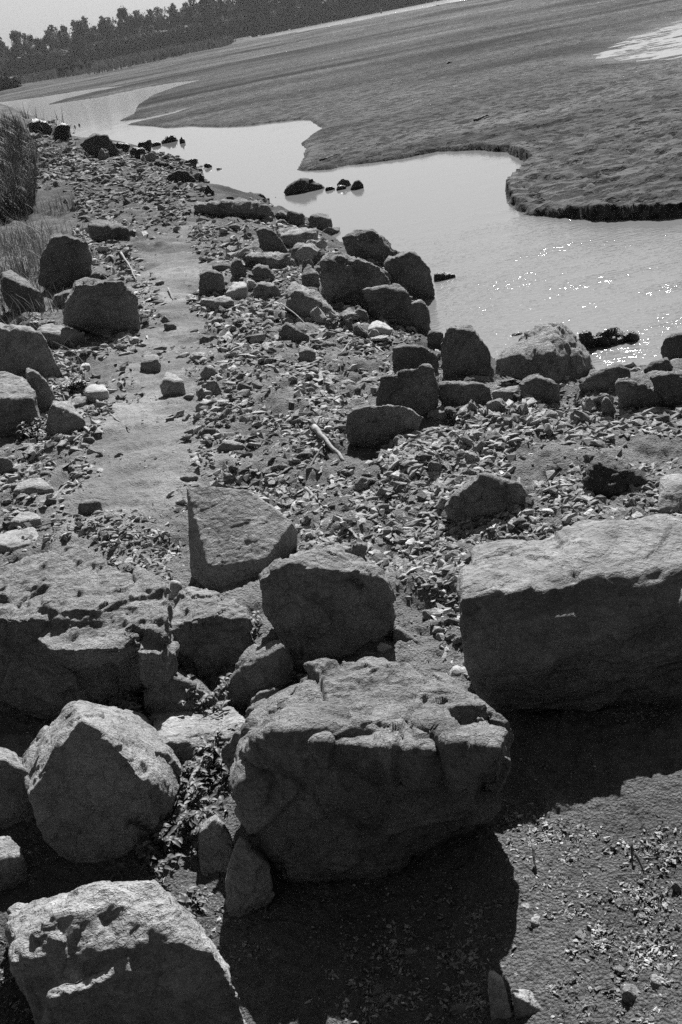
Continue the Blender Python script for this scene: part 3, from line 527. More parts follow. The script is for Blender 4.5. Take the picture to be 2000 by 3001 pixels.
# --- the rock pile in the middle distance
pile = [
 ('layered block at the back of the pile by the water', [(662, 100), (665, 60), (680, 32), (775, 60), (778, 90), (700, 108)], [(685, 28), (775, 55)], 0),
 ('rounded rock at the waterline at the back of the pile', [(785, 85), (800, 60), (850, 62), (930, 92), (936, 148), (855, 152), (800, 118)], [(815, 50), (860, 38), (905, 52), (930, 80)], 0),
 ('low stone in front of the layered block', [(595, 115), (620, 85), (660, 90), (700, 125), (640, 135)], [(640, 80)], 0),
 ('wide block with a bright flat top near the back of the pile', [(635, 178), (750, 170), (775, 192), (840, 150), (862, 240), (790, 262), (690, 255), (645, 215)], [(605, 142), (720, 120), (840, 135)], 1),
 ('dark slanted slab at the left of the bright topped block', [(490, 145), (530, 135), (590, 145), (645, 200), (680, 262), (600, 292), (510, 245)], [(520, 130), (590, 138)], 0),
 ('horned rock rising above the water at the back of the pile', [(978, 188), (1100, 190), (1120, 145), (1160, 140), (1195, 205), (1300, 275), (1340, 292), (1230, 355), (1100, 335), (990, 245)], [(980, 180), (1080, 180), (1125, 133), (1155, 133)], 0),
 ('large rounded boulder at the water end of the pile', [(1222, 350), (1290, 298), (1372, 275), (1440, 320), (1500, 375), (1512, 510), (1400, 522), (1250, 470)], [(1250, 310), (1340, 262), (1400, 268), (1445, 310), (1500, 365)], 0),
 ('big shaded boulder in the heart of the pile', [(865, 330), (960, 285), (1040, 330), (1200, 355), (1265, 470), (1120, 490), (1040, 605), (890, 520), (850, 420)], [(880, 300), (960, 262), (1050, 320), (1210, 345)], 0),
 ('long lumpy boulder with a pale cap below the large rounded one', [(1100, 490), (1180, 488), (1280, 480), (1385, 522), (1345, 560), (1300, 640), (1260, 690), (1130, 600)], [(1130, 470), (1280, 462), (1300, 448), (1380, 518)], 0),
 ('round boulder at the near water end of the pile', [(1330, 580), (1440, 552), (1490, 592), (1492, 680), (1400, 732), (1290, 715), (1250, 640)], [(1350, 565), (1440, 545), (1485, 580)], 0),
 ('tilted slab with a bright ridge in front of the pile', [(660, 520), (720, 490), (780, 520), (850, 590), (975, 645), (960, 662), (820, 655), (660, 602)], [(690, 440), (740, 445), (850, 500), (910, 590)], 1),
 ('grey corner block at the path end of the pile', [(165, 400), (200, 378), (270, 415), (308, 400), (310, 445), (275, 505), (162, 532)], [(200, 352), (300, 388)], 0),
 ('dark block behind the grey corner block', [(235, 350), (345, 345), (345, 385), (260, 372)], [(240, 336), (345, 332)], 0),
 ('upright stone behind the small bright topped stone', [(345, 345), (378, 310), (402, 320), (432, 362), (425, 430), (350, 410)], [(360, 302), (390, 302), (430, 350)], 0),
 ('small stone with a bright white top at the front of the pile', [(310, 510), (400, 475), (440, 470), (445, 500), (420, 545), (330, 548)], [(360, 442), (430, 434)], 2),
 ('dark squat stone next to the small bright topped one', [(468, 490), (520, 450), (600, 460), (640, 505), (600, 545), (482, 552)], [(520, 436), (600, 448)], 0),
 ('five sided stone with one grey facet in the pile', [(745, 410), (790, 400), (850, 395), (855, 460), (790, 485), (750, 470)], [(790, 328), (850, 388)], 0),
 ('pale lump left of the five sided stone', [(460, 375), (500, 350), (560, 370), (600, 405), (505, 432)], [(500, 333), (560, 348)], 0),
 ('long low slab along the path under the corner block', [(165, 545), (260, 560), (350, 550), (370, 565), (300, 600), (175, 600)], [(170, 538), (300, 545), (350, 527)], 1),
 ('grey rock between the bright topped block and the heart of the pile', [(700, 260), (760, 240), (860, 290), (880, 312), (770, 332), (690, 315)], [(710, 228), (760, 214), (870, 268)], 0),
 ('broad dark rock behind the pale lump', [(430, 300), (520, 290), (640, 300), (690, 300), (610, 360), (500, 340)], [(420, 275), (560, 268), (690, 275)], 0),
 ('triangular stone in front of the tilted slab', [(610, 742), (640, 700), (665, 680), (740, 720), (800, 752), (700, 782)], [(660, 676), (800, 746)], 0),
 ('pale angular stone by the round boulder', [(1130, 715), (1180, 700), (1280, 725), (1240, 758), (1150, 762)], [(1140, 690), (1185, 658), (1240, 680), (1282, 715)], 2),
 ('small boxy stone in front of the pile', [(870, 800), (900, 790), (945, 800), (930, 842), (862, 842)], [(880, 775), (940, 788)], 0),
 ('pale cracked stone with a shaded front near the dead branch', [(735, 850), (780, 835), (832, 850), (830, 905), (755, 900)], [(730, 820), (780, 798), (835, 840)], 1),
 ('stone leaning on the big shaded boulder', [(960, 300), (1000, 290), (1050, 300), (1050, 340), (990, 345)], [], 0),
 ('small lump on the flank of the horned rock', [(1115, 325), (1140, 302), (1178, 312), (1175, 345), (1120, 345)], [(1130, 300), (1170, 305)], 1),
 ('rough stone right of the tilted slab', [(1040, 640), (1080, 600), (1135, 615), (1135, 680), (1080, 700)], [(1060, 598), (1120, 600)], 0),
 ('white chip on the pile beside the long lumpy boulder', [(1135, 612), (1160, 605), (1218, 608), (1200, 630), (1150, 630)], [(1140, 600), (1215, 598)], 2),
 ('dark block on the left of the triangular stone', [(230, 670), (260, 655), (300, 655), (300, 680), (240, 685)], [(250, 642), (300, 640)], 0),
]
for lab, f, t, k in pile:
    rock(lab, 'E', f, t, mat=(MRf, MRs, MPALE)[k], tilt=.12, name='rock', rough=1.25)
shore_r = [
 ('weathered rock behind the tall dark monolith', [(268, 225), (300, 210), (350, 218), (350, 300), (300, 300), (262, 262)], [(275, 203), (340, 207)], 0),
 ('tall dark monolith with a notched top at the water', [(330, 290), (352, 215), (380, 192), (430, 215), (490, 215), (520, 240), (530, 275), (590, 325), (605, 440), (480, 462), (345, 480)], [(375, 190), (440, 172), (490, 183), (518, 215), (530, 262)], 0),
 ('rough speckled boulder left of the tall monolith', [(85, 400), (90, 300), (150, 285), (240, 300), (325, 350), (330, 440), (200, 470), (90, 430)], [(95, 285), (150, 264), (260, 288), (325, 340)], 0),
 ('flat sided slab standing on edge in front of the speckled boulder', [(20, 450), (140, 418), (275, 382), (302, 400), (325, 500), (335, 580), (260, 655), (150, 640), (0, 605)], [(20, 440), (140, 408), (280, 372)], 0),
 ('cracked dark block on the gravel at the foot of the standing slab', [(-150, 630), (-100, 600), (0, 590), (160, 590), (260, 650), (120, 750), (40, 780), (-50, 760), (-135, 765), (-150, 700)], [(-140, 610), (-20, 590), (150, 585)], 0),
 ('dark block with a lit chip right of the standing slab', [(320, 500), (335, 480), (440, 480), (500, 490), (575, 495), (600, 560), (595, 600), (480, 620), (370, 622), (312, 515)], [(335, 465), (440, 460), (560, 470), (590, 510)], 0),
 ('tan rock on top of the dark block, left of the great pyramid boulder', [(470, 470), (480, 440), (580, 450), (600, 480), (560, 482)], [(480, 432), (580, 438)], 1),
 ('great pyramid shaped boulder at the water with one lit flank', [(600, 440), (600, 350), (690, 306, .1), (760, 256, .2), (835, 178, .3), (900, 160, .2), (905, 250), (880, 330, -.1), (890, 480, -.15), (1030, 465), (1125, 410, .1), (1110, 335, .12), (1060, 285, .16), (1000, 200, .25), (950, 166, .25), (740, 465, -.05)], [], 1),
 ('boxy rock with a pale lid at the foot of the pyramid boulder', [(590, 520), (610, 515), (725, 515), (715, 560), (620, 595)], [(630, 500), (735, 482)], 1),
 ('shaded lump directly in front of the pyramid boulder', [(735, 480), (830, 440), (935, 485), (950, 560), (850, 575), (745, 570)], [(750, 450), (830, 425), (900, 455)], 0),
 ('peaked dark rock right of the pyramid boulder', [(1030, 485), (1100, 440), (1180, 405), (1235, 385), (1310, 425), (1230, 500), (1090, 560)], [(1100, 425), (1235, 376), (1300, 405)], 0),
 ('knobbly dark rock below the peaked one', [(1222, 480), (1270, 462), (1315, 475), (1390, 505), (1470, 545), (1460, 600), (1330, 585), (1240, 545)], [(1230, 460), (1310, 452), (1400, 490), (1450, 525)], 0),
 ('low wedge rock at the water between the peaked rock and the right edge', [(1370, 410), (1430, 375), (1495, 350), (1522, 392), (1430, 432)], [(1400, 372), (1490, 338)], 0),
 ('rounded boulder at the right edge standing in the water', [(1450, 300), (1480, 250), (1540, 225), (1660, 230), (1700, 360), (1560, 375), (1520, 365)], [(1500, 228), (1568, 213), (1640, 220)], 0),
 ('dark rock at the right edge below the rounded boulder', [(1400, 450), (1440, 435), (1500, 440), (1600, 430), (1700, 440), (1700, 560), (1560, 590), (1480, 560)], [(1410, 428), (1440, 420), (1520, 425), (1600, 400), (1700, 420)], 0),
 ('small banded stone leaning beside the peaked rock', [(1035, 520), (1060, 500), (1115, 490), (1125, 520), (1060, 555), (1035, 545)], [(1050, 495), (1115, 483)], 1),
 ('grey flat chip in front of the banded stone', [(1070, 550), (1150, 525), (1160, 540), (1090, 565)], [(1080, 535), (1150, 508)], 2),
 ('small pointed stone on the gravel by the standing slab', [(260, 640), (330, 620), (370, 620), (365, 660), (340, 665), (275, 672)], [(270, 620), (350, 580)], 1),
 ('small rock at the right edge on the gravel', [(1420, 660), (1480, 640), (1505, 640), (1490, 680), (1430, 690)], [(1440, 640), (1500, 630)], 0),
 ('light stone half way along the gravel band', [(1150, 600), (1160, 560), (1190, 540), (1220, 590), (1240, 630), (1170, 620)], [(1170, 540)], 1),
 ('bright rounded stone at the left end of the gravel band', [(65, 870), (90, 850), (150, 845), (170, 870), (140, 890), (80, 890)], [(75, 835), (120, 820), (165, 850)], 2),
 ('dark cube like stone in the left end of the gravel band', [(265, 900), (275, 875), (330, 885), (345, 940), (275, 945)], [(280, 870), (330, 878)], 0),
]
for lab, f, t, k in shore_r:
    rock(lab, 'R', f, t, mat=(MRf, MRs, MPALE)[k] if 'pyramid shaped' not in lab else MR2, tilt=.12, name='boulder' if 'boulder' in lab or 'slab' in lab else 'rock', rough=.9)
rock('glistening wet rock just breaking the surface in the glitter', 'R', [(1035, 232), (1160, 212), (1335, 228), (1320, 255), (1240, 260), (1200, 300), (1130, 285)], [(1060, 222), (1160, 205), (1320, 218)], mat=MRw, name='rock', rough=1.8, sink=.2)
rock('small wet rock with bright rims left of the pyramid boulder in the water', 'R', [(690, 243), (700, 225), (745, 215), (762, 222), (740, 252), (700, 256)], [(700, 218), (750, 205)], mat=MRw, name='rock', sink=.2, rough=1.5)
rock('low dark rock in the water off the large rounded boulder', 'D', [(420, 805), (425, 788), (480, 782), (530, 792), (520, 810), (490, 825), (425, 825)], [(430, 782), (500, 776)], mat=MRw, name='rock', sink=.2)
rock('small glinting rock under the mud bank across the water', 'D', [(120, 305), (130, 290), (160, 282), (190, 292), (200, 305), (170, 318), (130, 318)], [(150, 278)], mat=MRw, name='rock', sink=.2, rough=1.5)
rock('dark stone lying alone far out on the mud flat', 'P', [(1306, 185), (1310, 179), (1325, 180), (1329, 184), (1315, 187)], [(1315, 177)], mat=MRd, name='rock')
# --- beside the path on the left
leftr = [
 ('long shaded boulder running down the left edge', [(-80, 140), (0, 135), (80, 150), (150, 205), (240, 240), (300, 285), (380, 360), (420, 440), (330, 480), (100, 430), (-80, 400)], [(-60, 100), (0, 95), (100, 105), (180, 130), (270, 165)], 0),
 ('rock with a bright level top by the long shaded boulder', [(275, 165), (380, 175), (470, 180), (552, 182), (500, 240), (400, 250), (290, 235)], [(240, 150), (270, 110), (340, 105), (430, 130), (555, 165)], 1),
 ('pitted boulder with a broad pale top at the left edge', [(-120, 600), (0, 615), (80, 635), (130, 612), (225, 600), (215, 700), (110, 850), (0, 895), (-120, 900)], [(-100, 420), (0, 420), (80, 428), (170, 472), (232, 560)], 1),
 ('dark hollow rock behind the pitted boulder', [(160, 430), (220, 410), (310, 500), (350, 560), (350, 620), (290, 715), (200, 690)], [(180, 395), (240, 420), (330, 510)], 0),
 ('lit corner rock at the edge of the path', [(300, 790), (320, 680), (345, 630), (400, 720), (470, 735), (560, 760), (430, 830), (390, 860), (310, 868)], [(350, 612), (460, 618), (480, 690), (560, 740)], 1),
 ('flat stone leaning on the lit corner rock', [(470, 650), (500, 640), (540, 625), (510, 662)], [(485, 590), (580, 582)], 1),
 ('stone with a white split top near the pale stick', [(552, 560), (610, 550), (660, 560), (708, 552), (700, 590), (640, 620), (570, 600)], [(560, 525), (610, 500), (690, 508), (712, 545)], 2),
 ('round white stone under the long shaded boulder', [(522, 395), (560, 380), (592, 385), (588, 412), (542, 416)], [(530, 372), (560, 360), (592, 368)], 2),
 ('flat stone with a straight lit edge beside the path', [(922, 365), (1035, 345), (1060, 385), (1000, 430), (950, 432), (925, 400)], [(925, 335), (990, 305), (1040, 305)], 1),
 ('angular stone with a lit roof standing at the path edge', [(1042, 520), (1085, 470), (1150, 500), (1205, 500), (1200, 550), (1090, 592)], [(1090, 422), (1150, 440), (1212, 480)], 1),
 ('dark brick shaped stone with a thin white top', [(1280, 650), (1300, 625), (1400, 625), (1462, 628), (1480, 670), (1400, 695), (1290, 698)], [(1360, 605), (1480, 603), (1510, 612)], 2),
 ('leaning shard with a pale face by the brick shaped stone', [(1290, 570), (1325, 520), (1362, 590), (1345, 622), (1300, 600)], [(1320, 512)], 1),
 ('dark triangular rock up from the brick shaped stone', [(1310, 440), (1350, 390), (1400, 395), (1455, 455), (1400, 480), (1330, 470)], [(1350, 380), (1400, 385)], 0),
 ('rounded grey rock just above the brick shaped stone', [(1345, 540), (1350, 490), (1410, 480), (1450, 520), (1460, 570), (1380, 585)], [(1365, 476), (1430, 480)], 0),
 ('low rock with a bent lit top at the left edge of the path', [(85, 1215), (130, 1185), (200, 1170), (260, 1185), (310, 1198), (362, 1200), (250, 1262), (100, 1270)], [(110, 1160), (180, 1130), (260, 1112), (300, 1140), (350, 1185)], 1),
 ('small squarish dark rock on the sand of the path', [(508, 1300), (520, 1280), (590, 1290), (660, 1280), (665, 1320), (610, 1358), (512, 1352)], [(530, 1268), (600, 1258), (660, 1264)], 0),
 ('low slab with a shaded front at the left edge, above the flat pale one', [(65, 1412), (150, 1400), (270, 1385), (272, 1430), (180, 1450), (70, 1440)], [(90, 1380), (140, 1338), (230, 1338), (265, 1365)], 1),
 ('pale flat stone at the left edge, just above the lumpy boulder', [(-100, 1560), (0, 1550), (120, 1550), (200, 1555), (260, 1580), (200, 1600), (0, 1600), (-100, 1610)], [(0, 1490), (70, 1450), (230, 1450), (255, 1500), (225, 1545)], 2),
 ('small dark block behind the wedge shaped rock', [(1178, 1115), (1240, 1112), (1300, 1108), (1280, 1145), (1182, 1162)], [(1180, 1102), (1300, 1096)], 0),
 ('small cone of stone in the middle of the path', [(745, 975), (775, 952), (805, 955), (820, 995), (760, 1000)], [(790, 948)], 0),
 ('little pointed stone on the left side of the path', [(468, 1120), (485, 1080), (520, 1105), (552, 1118), (500, 1130)], [(490, 1072), (550, 1105)], 1),
 ('dark bent rock on the right side of the path', [(1415, 930), (1460, 890), (1500, 900), (1600, 910), (1590, 945), (1500, 955)], [(1480, 870), (1540, 870), (1600, 895)], 0),
 ('dark stone pair end beside the path near the squarish boulder', [(1070, 110), (1080, 105), (1130, 105), (1172, 130), (1140, 158), (1080, 160)], [(1090, 98), (1130, 100)], 0),
 ('small dark peaked stone beside the stone pair', [(1045, 100), (1080, 52), (1128, 98)], [(1085, 50)], 0),
 ('rock cut by the left edge under the pitted boulder', [(-80, 990), (0, 985), (60, 1000), (115, 1050), (110, 1090), (0, 1110), (-80, 1110)], [(-20, 975), (50, 980)], 0),
]
for lab, f, t, k in leftr:
    rock(lab, 'G', f, t, mat=(MR, MRs, MPALE)[k], tilt=.12, name='boulder' if 'boulder' in lab else 'rock', rough=.75)
# --- stones on the damp soil at the bottom right
soil = [
 ('flat oblong stone on the damp soil right of the big shadow', [(625, 712), (630, 690), (770, 690), (765, 712), (640, 720)], [(640, 668), (690, 662), (770, 668)], 1),
 ('pale curved stone half sunk in the damp soil', [(820, 575), (860, 570), (905, 605), (890, 625), (850, 600)], [(830, 545), (870, 540), (905, 580)], 1),
 ('longer leaf shaped stone just below the pale curved stone', [(868, 628), (905, 640), (950, 690), (930, 705), (890, 670)], [(875, 610), (915, 600), (945, 650)], 1),
 ('small oblique stone to the right of the leaf shaped stone', [(1105, 710), (1130, 700), (1160, 700), (1150, 730), (1130, 735)], [(1110, 690), (1145, 660), (1190, 668)], 1),
 ('tall pale stone standing in the soil at the bottom edge', [(675, 960), (690, 900), (745, 905), (748, 1000), (800, 1100), (700, 1150), (690, 1060)], [(680, 858), (700, 852), (742, 880)], 2),
 ('block with a smooth lit top and black front at the bottom edge', [(785, 960), (800, 1010), (865, 1060), (940, 1058), (935, 1099), (860, 1120), (800, 1080)], [(785, 942), (868, 938), (952, 1040)], 1),
 ('dark rounded stone left of the tall pale stone', [(495, 1045), (530, 1030), (560, 1050), (600, 1030), (640, 1025), (610, 1099), (530, 1110)], [(510, 1015), (600, 993), (645, 1018)], 0),
 ('two lobed stone near the bottom right corner', [(1285, 960), (1310, 940), (1350, 990), (1405, 1005), (1395, 1050), (1330, 1062)], [(1300, 920), (1345, 915), (1365, 965), (1412, 992)], 1),
 ('tilted grey block by the right edge of the damp soil', [(1425, 900), (1460, 945), (1540, 940), (1510, 985), (1440, 970)], [(1425, 868), (1490, 862), (1542, 925)], 1),
 ('low grey stone at the right edge of the bottom corner', [(1480, 1010), (1520, 1000), (1568, 990), (1560, 1025), (1490, 1028)], [(1500, 980), (1560, 972)], 0),
 ('small pale stone on the soil at the end of the big shadow', [(48, 1030), (70, 1040), (85, 1030), (75, 1058), (55, 1055)], [(55, 1005), (105, 1005)], 2),
 ('rounded lump at the edge of the big shadow', [(285, 800), (310, 770), (340, 770), (355, 800), (330, 830), (290, 830)], [(300, 757), (335, 750)], 0),
]
for lab, f, t, k in soil:
    rock(lab, 'N', f, t, mat=(MR, MRs, MPALE)[k], tilt=.2, name='stone', cat='stone', rough=.5, sink=.03)
#MORE
# ------------------------------------------------------------------ loose stones
def stone_geo(seed, flat, n=13, sub=1):
    r = np.random.default_rng(seed); bm = bmesh.new()
    for _ in range(n):
        v = r.normal(size=3); v /= np.linalg.norm(v); v *= r.uniform(.75, 1.1); bm.verts.new((v[0], v[1]*r.uniform(.6, .9), v[2]*flat))
    q = bmesh.ops.convex_hull(bm, input=bm.verts); bmesh.ops.delete(bm, geom=[g for g in q['geom_interior'] if isinstance(g, bmesh.types.BMVert)], context='VERTS')
    if sub:
        bmesh.ops.bevel(bm, geom=bm.edges[:], offset=.07, segments=1, affect='EDGES', profile=.6)
        bmesh.ops.triangulate(bm, faces=bm.faces[:])
        bmesh.ops.subdivide_edges(bm, edges=bm.edges[:], cuts=1, use_grid_fill=True)
    bmesh.ops.triangulate(bm, faces=bm.faces[:]); bm.normal_update()
    V = np.array([v.co[:] for v in bm.verts]); Fc = np.array([[v.index for v in f.verts] for f in bm.faces])
    if sub:
        d = fbm3(V*2.3+seed, 3, seed)*.07+facet3(V*1.8+seed, seed)*.09; Nn = np.array([v.normal[:] for v in bm.verts]); V = V+Nn*d[:, None]
    bm.free(); V[:, 2] /= max(1e-3, np.abs(V[:, 2]).max())/flat; return V, Fc
BIG = [stone_geo(100+i, f) for i, f in enumerate([.28, .35, .42, .5, .6, .72, .3, .4, .22, .55])]
TINY = [stone_geo(200+i, f, 9, 0) for i, f in enumerate([.3, .38, .45, .55, .65, .35, .28, .5, .7, .8])]
path_P = [(400, 640), (600, 640), (610, 720), (585, 790), (560, 850), (570, 950), (570, 1080), (600, 1300), (640, 1370), (560, 1400), (520, 1480), (350, 1560), (200, 1500), (300, 1380), (370, 1220), (380, 1060), (430, 980), (470, 900), (430, 820), (390, 740)]
# (label, group, outline in photo pixels, individual stones, width range px, gravel count, gravel width range px)
zones = [
 ('scree', 'grey angular stone in the long gravel band below the shore boulders', 'stones in the gravel band below the shore boulders', [(1120, 1330), (1230, 1240), (1330, 1215), (1500, 1205), (1640, 1170), (2010, 1180), (2010, 1290), (1700, 1290), (1500, 1330), (1420, 1420), (1300, 1470), (1060, 1440), (1040, 1390)], 62, (34, 90), 13000, (8, 66)),
 ('rubble', 'dark grey stone in the rubble on the left bank by the far waterline', 'stones in the far rubble on the left bank', [(70, 380), (220, 430), (420, 470), (560, 500), (640, 570), (560, 640), (420, 660), (300, 640), (200, 600), (110, 560)], 30, (20, 56), 8000, (6, 42)),
 ('pile', 'broken stone filling the gaps of the rock pile by the water', 'stones in the gaps of the rock pile', [(590, 640), (800, 620), (1000, 700), (1100, 800), (1200, 900), (1240, 1010), (1120, 1010), (900, 950), (760, 930), (640, 870), (700, 780)], 85, (36, 115), 6000, (8, 44)),
 ('pathright', 'flat grey stone lying on the slope between path and shore boulders', 'stones between path and shore boulders', [(600, 830), (760, 900), (1100, 1000), (1110, 1150), (1020, 1280), (1000, 1330), (760, 1400), (600, 1340), (590, 1000)], 45, (20, 60), 9000, (6, 60)),
 ('left', 'grey stone beside the left side of the sandy path', 'stones along the left side of the path', [(0, 1000), (180, 940), (330, 960), (450, 930), (400, 1040), (330, 1200), (200, 1420), (0, 1560), (0, 1300), (130, 1290), (170, 1150)], 24, (20, 50), 5500, (6, 56)),
 ('upper', None, None, [(250, 640), (420, 650), (400, 760), (440, 830), (400, 900), (280, 900), (180, 700)], 0, (0, 0), 2800, (6, 50)),
 ('middle', 'flat grey chip on the open gravel between the hunched rock and the centre boulders', 'flat chips on the open gravel', [(760, 1400), (1300, 1420), (1980, 1380), (1990, 1520), (1400, 1600), (1330, 1800), (1400, 2000), (1150, 1700), (860, 1600), (640, 1440)], 34, (22, 62), 10500, (5, 62)),
 ('middle_left', None, None, [(0, 1500), (300, 1560), (560, 1440), (560, 1700), (480, 1800), (200, 1640), (0, 1640)], 0, (0, 0), 2800, (5, 45)),
 ('weedbed', None, None, [(420, 2000), (700, 1950), (800, 2100), (700, 2400), (620, 2500), (700, 2900), (600, 3000), (420, 2600)], 0, (0, 0), 1500, (6, 28)),
 ('corner', 'small stone bedded in the damp soil at the bottom right', 'stones in the damp soil', [(1480, 2350), (2010, 2450), (2010, 3010), (900, 3010), (1150, 2700), (1440, 2550)], 20, (26, 62), 9000, (4, 26)),
 ('cornerleft', None, None, [(0, 2450), (130, 2500), (60, 2700), (300, 3001), (0, 3001)], 0, (0, 0), 900, (6, 20)),
 ('shoreline', 'dark stone at the edge of the far water', 'dark stones along the far waterline', [(250, 410), (330, 440), (440, 450), (520, 470), (590, 500), (640, 570), (780, 600), (830, 640), (800, 660), (640, 600), (560, 600), (480, 520), (360, 470)], 36, (18, 50), 1500, (6, 30)),
 ('shorerocks', 'dark stone wedged among the boulders along the near water edge', 'stones wedged among the shore boulders', [(1120, 1010), (1230, 940), (1440, 1060), (1700, 1100), (2010, 1060), (2010, 1190), (1640, 1180), (1400, 1200), (1240, 1240), (1130, 1180)], 44, (44, 110), 2500, (10, 44)),
 ('everywhere', None, None, [(0, 900), (600, 700), (1200, 1000), (2000, 1200), (2000, 3001), (0, 3001)], 0, (0, 0), 17000, (3, 16)),
]
def lumpy_hit(px, py):
    p = ground_hit(px, py); x, y = p[:, 0], p[:, 1]
    p[:, 2] += fbm2(x*6, y*6, 4, 41)*.029*sstep(26, 10, np.hypot(x, y))*(1-sstep(2.3, 1.6, y)); return p
def sample(poly, n, r):
    P = np.array(poly, float); lo, hi = P.min(0), P.max(0); out = np.zeros((0, 2))
    while len(out) < n:
        q = r.uniform(lo, hi, (n*3, 2)); out = np.concatenate([out, q[inside(P, q[:, 0], q[:, 1])]])
    return out[:n]
MST2 = rockmat('small_stone_dark', .10, .24, .006, 2.)
big_me = []
for i, (V, Fc) in enumerate(BIG):
    o = mesh_np('loose_stone', V, Fc, MST, False); big_me.append(o.data); bpy.data.objects.remove(o)
big_dk = [m.copy() for m in big_me]
for m in big_dk: m.materials.clear(); m.materials.append(MST2)
PATHA = np.array(path_P, float)
gv, gf, gs, off = [], [], [], 0
rg = np.random.default_rng(11)
for zname, lab, grp, poly, nb, (w0, w1), ng, (g0, g1) in zones:
    if nb:
        q = sample(poly, nb, rg)
        if zname in ('pathright', 'left', 'pile', 'rubble'): q = q[~inside(PATHA, q[:, 0], q[:, 1])]
        p = lumpy_hit(q[:, 0], q[:, 1])
        for k in range(len(q)):
            dd = np.linalg.norm(p[k]-CAM); wpx = w0+(w1-w0)*rg.random()**(1.3 if zname in ('pile', 'shorerocks', 'scree', 'shoreline') else 2.); s = wpx/F*dd*.5
            ms = big_me if not (zname in ('rubble', 'shoreline', 'shorerocks') or (zname == 'pile' and rg.random() < .6)) else big_dk
            o = bpy.data.objects.new('loose_stone', ms[rg.integers(len(ms))]); COL.objects.link(o)
            o.location = (p[k][0], p[k][1], p[k][2]+s*.15); o.scale = (s, s*rg.uniform(.7, 1.1), s*rg.uniform(.8, 1.5)); o.rotation_euler = (rg.normal()*.28, rg.normal()*.28, rg.uniform(0, 6.3))
            tag(o, lab, 'stone', grp)
    q = sample(poly, ng, rg)
    pw = np.array(poly, float); sz = min(90., .25*min(np.ptp(pw[:, 0]), np.ptp(pw[:, 1]))); q = q+np.stack([fbm2(q[:, 0]/110, q[:, 1]/60, 4, 57), fbm2(q[:, 0]/110+9, q[:, 1]/60, 4, 59)*.6], 1)*sz + rg.normal(size=q.shape)*sz*.15
    if zname in ('pathright', 'left', 'rubble', 'everywhere', 'upper', 'middle_left'): 
        ww = rg.normal(size=q.shape)*14; keep = ~inside(PATHA, q[:, 0]+ww[:, 0]+38*fbm2(q[:, 0]/60, q[:, 1]/50, 3, 65), q[:, 1]+ww[:, 1]) | (rg.random(len(q)) < .42); q = q[keep]
    # clumping
    cl = fbm2(q[:, 0]/90, q[:, 1]/45, 3, 55); q = q[(cl+rg.normal(size=len(q))*.5 > -.75) | (zname in ('corner', 'everywhere', 'cornerleft'))]
    p = lumpy_hit(q[:, 0], q[:, 1]); dd = np.linalg.norm(p-CAM, axis=1); wpx = g0+(g1-g0)*rg.random(len(q))**3.4; s = wpx/F*dd*.5
    kk = rg.integers(len(TINY), size=len(q))
    for vi, (V, Fc) in enumerate(TINY):
        ix = np.where(kk == vi)[0]; m_ = len(ix)
        if not m_: continue
        a = rg.uniform(0, 6.3, m_); c, d = np.cos(a), np.sin(a); t1, t2 = rg.normal(size=(2, m_))*.17; o1 = np.ones(m_); zz = np.zeros(m_)
        W = V[None]*np.stack([o1, rg.uniform(.5, 1.1, m_), rg.uniform(.4, 1.2, m_)*(.95 if zname in ('corner', 'everywhere', 'cornerleft') else 1.)], 1)[:, None]*s[ix][:, None, None]
        T = np.array([[o1, zz, t1], [zz, o1, t2], [-t1, -t2, o1]]).transpose(2, 0, 1); Rz = np.array([[c, d, zz], [-d, c, zz], [zz, zz, o1]]).transpose(2, 0, 1)
        W = W@T@Rz + p[ix][:, None, :]+np.array([0, 0, 1.])*(s[ix]*.02)[:, None, None]
        gv.append(W.reshape(-1, 3)); gf.append((Fc[None]+off+(np.arange(m_)*len(V))[:, None, None]).reshape(-1, Fc.shape[1])); off += m_*len(V)
        sh = np.clip(.85+rg.normal(size=m_)*.34, .3, 1.8)*(.7 if zname in ('rubble', 'shoreline') else (1.05 if zname in ('corner', 'everywhere', 'cornerleft', 'weedbed') else 1.)); gs.append(np.repeat(sh, len(V)))
MGR = rockmat('gravel_stone', .22, .46, .006, 2., shade=True)
g = mesh_np('gravel', np.concatenate(gv), np.concatenate(gf), MGR, False); ga = g.data.attributes.new('shade', 'FLOAT', 'POINT'); ga.data.foreach_set('value', np.concatenate(gs).astype(np.float32)); tag(g, 'loose grey gravel and chips strewn over the bank', 'gravel', None, 'stuff')

